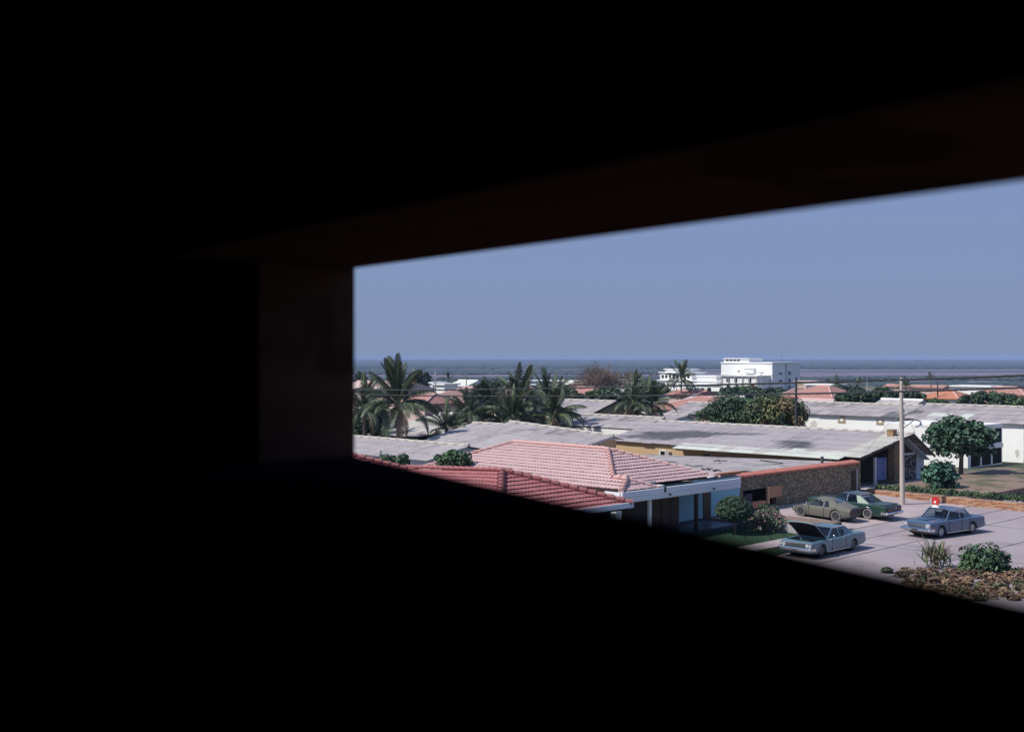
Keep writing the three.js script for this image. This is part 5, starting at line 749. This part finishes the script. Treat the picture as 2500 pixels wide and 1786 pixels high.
{ // low grey-green fastback coupe
  const P = new THREE.MeshPhysicalMaterial({ map: grain(2.2, [.135, .13, .108], [.095, .092, .078], .8, 181), roughness: .72, clearcoat: .08 }), g = free('fastback_coupe', 'dusty grey-green fastback coupe with a cut-off tail parked by the stone wall', 'car', town(61.35, .10, -37.15), headTo(0, -1)); g.rotation.order = 'YXZ'; g.rotation.z = .035;
  const A = 1.18, B = -1.12;
  const st = stations([{ x: -1.98, hw: .60, yb: .42, ys: .66, yt: .80, sh: .9 }, { x: -1.95, hw: .66, yb: .36, ys: .70, yt: .86, sh: .9 }, { x: -1.6, hw: .78, yb: .28, ys: .74, yt: .97, sh: .86 }, { x: -1.1, hw: .82, yb: .22, ys: .78, yt: 1.08, sh: .86 }, { x: -.6, hw: .78, yb: .20, ys: .76, yt: 1.0, sh: .9 }, { x: -.4, hw: .77, yb: .20, ys: .76, yt: .8, sh: .94 }, { x: .55, hw: .765, yb: .20, ys: .75, yt: .79, sh: .94 }, { x: .75, hw: .765, yb: .20, ys: .74, yt: .80, sh: .9 }, { x: 1.2, hw: .77, yb: .22, ys: .70, yt: .74, sh: .84 }, { x: 1.6, hw: .72, yb: .27, ys: .60, yt: .64, sh: .82 }, { x: 1.85, hw: .60, yb: .32, ys: .50, yt: .53, sh: .8 }, { x: 1.95, hw: .46, yb: .36, ys: .45, yt: .46, sh: .8 }], 84);
  add(g, 'body', loft(st, { arch: [[A, .37, .32], [B, .38, .32]], belly: .24 }), P);
  add(g, 'chassis', boxGeo(-1.7, 1.7, .17, .4, -.55, .55), M.iron); add(g, 'wheel_housing', mergeGeometries([A, B].map((x) => new THREE.CylinderGeometry(.36, .36, 1.15, 18).rotateX(Math.PI / 2).translate(x, .33, 0))), M.dark); for (const x of [A, B]) for (const z of [-.68, .68]) wheel(g, x, z, .335, .17, M.tyreDusty, mat([.03, .03, .033], .7));
  // rounded cabin shell
  const sh = [], si = [], nx = 20, nz = 12; const top = (x) => x > .2 ? lerp(1.27, .80, Math.pow((x - .2) / .62, 1.35)) : x > -.5 ? 1.27 - .02 * Math.pow((.2 - x) / .7, 2) : lerp(1.25, .84, Math.pow((-.5 - x) / 1.4, 1.1)); // kept above the body only
  for (let i = 0; i <= nx; i++) for (let j = 0; j <= nz; j++) { const x = lerp(.28, -1.0, i / nx), b = j / nz * 2 - 1, y1 = top(x), hw = lerp(.55, .50, i / nx), e = Math.pow(Math.abs(b), 3); sh.push(x, y1 - e * .12, b * hw * (1 - .0 * e)); } for (let i = 0; i < nx; i++) for (let j = 0; j < nz; j++) { const k = i * (nz + 1) + j; si.push(k, k + 1, k + nz + 1, k + 1, k + nz + 2, k + nz + 1); }
  add(g, 'roof', meshGeo(sh, si), P);
  const q = (n, a, b, c, d, m) => add(g, n, quadGeo(a, b, c, d), m); q('windscreen', V(.85, .80, -.62), V(.85, .80, .62), V(.28, 1.255, .50), V(.28, 1.255, -.50), M.glass);
  for (const s of [-1, 1]) { q('side_window', V(.72, .79, s * .70), V(-.25, .79, s * .715), V(-.22, 1.13, s * .545), V(.26, 1.13, s * .555), M.glass); q('quarter_window', V(-.36, .80, s * .715), V(-.66, .86, s * .71), V(-.55, 1.09, s * .56), V(-.32, 1.11, s * .55), M.darkGlass); add(g, 'front_pillar', beamGeo(V(.83, .79, s * .66), V(.27, 1.18, s * .54), .06, .05), P); add(g, 'centre_pillar', quadGeo(V(-.24, .77, s * .72), V(-.37, .77, s * .72), V(-.33, 1.15, s * .55), V(-.21, 1.15, s * .55)), P); add(g, 'rear_quarter', quadGeo(V(-.64, .80, s * .72), V(-1.1, .80, s * .74), V(-1.0, 1.05, s * .49), V(-.54, 1.13, s * .545)), P); q('roof_rail', V(.3, 1.12, s * .56), V(-1.0, 1.04, s * .51), V(-1.0, 1.06, s * .48), V(.3, 1.2, s * .51), P); box(g, 'door_seam', M.dark, .66, .672, .26, .76, s * .765 - .01, s * .765 + .008); box(g, 'door_seam', M.dark, -.36, -.348, .26, .76, s * .775 - .01, s * .775 + .008); box(g, 'door_handle', M.chrome, -.27, -.17, .62, .64, s * .772 - .01, s * .772 + .03); }
  const rw = add(g, 'rear_window', new THREE.SphereGeometry(.40, 20, 12, 0, Math.PI * 2, 0, Math.PI / 2).scale(1.05, .34, 1.15).rotateZ(.42).translate(-.98, 1.0, 0), new THREE.MeshPhysicalMaterial({ color: C3([.05, .06, .075]), roughness: .12, clearcoat: 1 })); add(rw, 'seal', new THREE.TorusGeometry(.41, .02, 6, 28).rotateX(Math.PI / 2).scale(1.05, 1, 1.15).rotateZ(.42).translate(-.98, 1.0, 0), M.iron);
  add(g, 'tail_panel', boxGeo(-2.02, -1.985, .44, .74, -.52, .52), mat([.03, .03, .03], .5)); for (const z of [-.36, .36]) box(g, 'tail_light', mat([.16, .02, .02], .3), -2.035, -2.021, .58, .68, z - .12, z + .12); box(g, 'seat', M.seat, -.1, .05, .8, 1.0, -.45, -.06); box(g, 'seat', M.seat, -.1, .05, .8, 1.0, .06, .45); add(g, 'deck_seam', boxGeo(-1.9, -1.35, .90, .905, -.006, .006), M.iron); for (const z of [-.5, .5]) lamp(g, 1.80, .50, z, .07);
}
{ // dark green hardtop seen from behind
  const P = paintM([.022, .062, .047], .3, .8), R = paintM([.045, .075, .085], .5, .3), g = free('dark_green_car', 'dark green saloon with pale rear pillar, seen from behind beside the coupe', 'car', town(63.95, .09, -36.85), headTo(0, -1)); g.rotation.order = 'YXZ'; g.rotation.z = .035; const A = 1.55, B = -1.45;
  const st = stations([{ x: -2.64, hw: .88, yb: .44, ys: .80, yt: .82 }, { x: -2.60, hw: .94, yb: .34, ys: .86, yt: .88 }, { x: -2.2, hw: .965, yb: .28, ys: .88, yt: .91 }, { x: -1.2, hw: .98, yb: .22, ys: .90, yt: .92 }, { x: 0, hw: .98, yb: .21, ys: .88, yt: .90 }, { x: 1, hw: .975, yb: .22, ys: .87, yt: .93 }, { x: 2.2, hw: .96, yb: .26, ys: .84, yt: .90 }, { x: 2.5, hw: .94, yb: .34, ys: .80, yt: .83 }, { x: 2.56, hw: .92, yb: .38, ys: .76, yt: .78 }], 72);
  add(g, 'body', loft(st, { arch: [[A, .39, .33], [B, .38, .32]], belly: .26 }), P); add(g, 'chassis', boxGeo(-2.3, 2.3, .2, .44, -.7, .7), M.iron); add(g, 'wheel_housing', mergeGeometries([A, B].map((x) => new THREE.CylinderGeometry(.38, .38, 1.45, 18).rotateX(Math.PI / 2).translate(x, .35, 0))), M.dark);
  const ww = mat([.45, .45, .44], .7); for (const x of [A, B]) for (const z of [-.80, .80]) wheel(g, x, z, .345, .19, M.tyre, mat([.06, .06, .065], .4), ww);
  glassHouse(g, { xa: .95, xb: .30, xc: -.75, xd: -1.5, wb: .85, wt: .66, yb: .90, yt: 1.33, xm: -.05, cpx: [-.78, -.58] }, paintM([.125, .185, .14], .4, .5), R); 
  add(g, 'trunk_lid', boxGeo(-2.5, -1.6, .905, .93, -.8, .8), R); add(g, 'rear_panel', boxGeo(-2.66, -2.63, .52, .80, -.84, .84), mat([.02, .03, .035], .3)); add(g, 'rear_bumper', mergeGeometries([new THREE.CapsuleGeometry(.085, 1.76, 5, 10).rotateX(Math.PI / 2).translate(-2.70, .46, 0), beamGeo(V(-2.68, .46, -.92), V(-2.34, .48, -.97), .05, .15), beamGeo(V(-2.68, .46, .92), V(-2.34, .48, .97), .05, .15)]), M.chrome); for (const z of [-.62, .62]) box(g, 'tail_light', mat([.10, .015, .015], .3), -2.68, -2.661, .60, .74, z - .18, z + .18); box(g, 'licence_plate', mat([.3, .26, .2], .5), -2.80, -2.79, .40, .50, -.15, .15); box(g, 'emblem', M.chrome, -2.672, -2.662, .70, .73, .05, .30);
  for (const s of [-1, 1]) { add(g, 'arch_trim', mergeGeometries([A, B].map((x) => new THREE.TorusGeometry(.39, .015, 5, 20, Math.PI).translate(x, .335, s * .98))), M.chrome); box(g, 'side_moulding', M.chrome, -1.03, 1.12, .60, .618, s * .978 - .01, s * .978 + .01); box(g, 'door_seam', M.dark, -.5, -.488, .28, .86, s * .98 - .008, s * .98 + .008); } add(g, 'front_bumper', new THREE.CapsuleGeometry(.08, 1.75, 5, 10).rotateX(Math.PI / 2).translate(2.62, .46, 0), M.chrome);
}
{ // blue saloon with a round red sign on its roof
  const P = paintM([.062, .108, .185], .36, .6), c = town(61.1, .01, -29.75), g = free('blue_sedan', 'mid-blue boxy sedan at the right edge with a red roof sign', 'car', c, headTo(-1, 0) - .16), A = 1.42, B = -1.30;
  const st = stations([{ x: -2.42, hw: .84, yb: .40, ys: .82, yt: .84 }, { x: -2.36, hw: .88, yb: .32, ys: .87, yt: .89 }, { x: -1.3, hw: .91, yb: .22, ys: .90, yt: .92 }, { x: 0, hw: .915, yb: .21, ys: .89, yt: .91 }, { x: .9, hw: .91, yb: .21, ys: .88, yt: .94 }, { x: 2.1, hw: .89, yb: .26, ys: .85, yt: .90 }, { x: 2.32, hw: .88, yb: .34, ys: .83, yt: .86 }, { x: 2.38, hw: .86, yb: .38, ys: .80, yt: .82 }], 70);
  add(g, 'body', loft(st, { arch: [[A, .37, .32], [B, .37, .32]], belly: .26 }), P); add(g, 'chassis', boxGeo(-2.1, 2.1, .2, .42, -.65, .65), M.iron); add(g, 'wheel_housing', mergeGeometries([A, B].map((x) => new THREE.CylinderGeometry(.36, .36, 1.4, 18).rotateX(Math.PI / 2).translate(x, .34, 0))), M.dark); for (const x of [A, B]) for (const z of [-.75, .75]) wheel(g, x, z, .33, .175, M.tyre, mat([.32, .33, .35], .3, { metalness: .8 }));
  glassHouse(g, { xa: .88, xb: .40, xc: -.85, xd: -1.35, wb: .80, wt: .64, yb: .91, yt: 1.38, xm: -.25, cpx: [-.98, -.80], pillar: P }, P);
  const gr = box(g, 'grille', mat([.10, .15, .22], .4), 2.36, 2.40, .60, .74, -.52, .52); for (let i = 0; i < 5; i++) add(gr, 'grille_bar', boxGeo(2.402, 2.42, .615 + i * .027, .627 + i * .027, -.52, .52), M.chrome); for (const z of [-.70, .70]) { lamp(g, 2.39, .67, z, .09); box(g, 'headlight_surround', M.concrete, 2.35, 2.385, .57, .78, z - .15, z + .15); }
  add(g, 'front_bumper', mergeGeometries([new THREE.CapsuleGeometry(.085, 1.68, 5, 10).rotateX(Math.PI / 2).translate(2.46, .46, 0), beamGeo(V(2.44, .46, -.87), V(2.1, .47, -.92), .05, .14), beamGeo(V(2.44, .46, .87), V(2.1, .47, .92), .05, .14)]), M.chrome); box(g, 'licence_plate', mat([.04, .04, .05], .5), 2.548, 2.558, .42, .51, -.18, .18); add(g, 'hood_scoop', boxGeo(1.0, 1.9, .93, .945, -.3, .3), P); add(g, 'rear_bumper', new THREE.CapsuleGeometry(.08, 1.62, 5, 10).rotateX(Math.PI / 2).translate(-2.47, .46, 0), M.chrome);
  for (const s of [-1, 1]) { box(g, 'side_moulding', M.chrome, -.90, 1.02, .235, .26, s * .905 - .01, s * .895 + .01); for (const x of [-.27, .80, -1.0]) box(g, 'door_seam', M.dark, x, x + .012, .28, .86, s * .913 - .008, s * .913 + .008); } add(g, 'antenna', barGeo(V(1.2, .9, -.82), V(1.1, 1.75, -.86), .007, .005, 4), M.iron);
  g.updateMatrixWorld(); const rs = g.localToWorld(V(.2, 1.43, .38)), s = free('roof_sign', 'round red sign with white disc standing on the blue sedan roof', 'sign', rs, g.rotation.y); s.scale.setScalar(.7); add(s, 'base', new THREE.CylinderGeometry(.10, .30, .16, 16).translate(0, .07, 0), M.whiteClean); add(s, 'disc', new THREE.CylinderGeometry(.33, .33, .10, 28).rotateX(Math.PI / 2).rotateY(Math.PI / 2).translate(0, .45, 0), mat([.55, .035, .03], .35)); add(s, 'white_spot', new THREE.CylinderGeometry(.09, .09, .14, 16).rotateZ(Math.PI / 2).translate(.02, .38, 0), M.whiteClean); add(s, 'side_arm', boxGeo(-.05, .05, .28, .62, .345, .45), mat([.45, .5, .6], .5));
  const gl = town(71.2, 0, -39.4), gs = free('boulder', 'small pale round boulder beside the dark green car', 'stone', gl); const bg = new THREE.IcosahedronGeometry(.24, 3), bp = bg.attributes.position; for (let i = 0; i < bp.count; i++) { const f = .9 + .2 * hash(Math.round(bp.getX(i) * 40), Math.round(bp.getY(i) * 40 + bp.getZ(i) * 90), 4); bp.setXYZ(i, bp.getX(i) * f, bp.getY(i) * .85 * f + .2, bp.getZ(i) * f); } bg.computeVertexNormals(); add(gs, 'rock', bg, mat([.55, .48, .38], .9));
}
renderer.render(scene, camera);
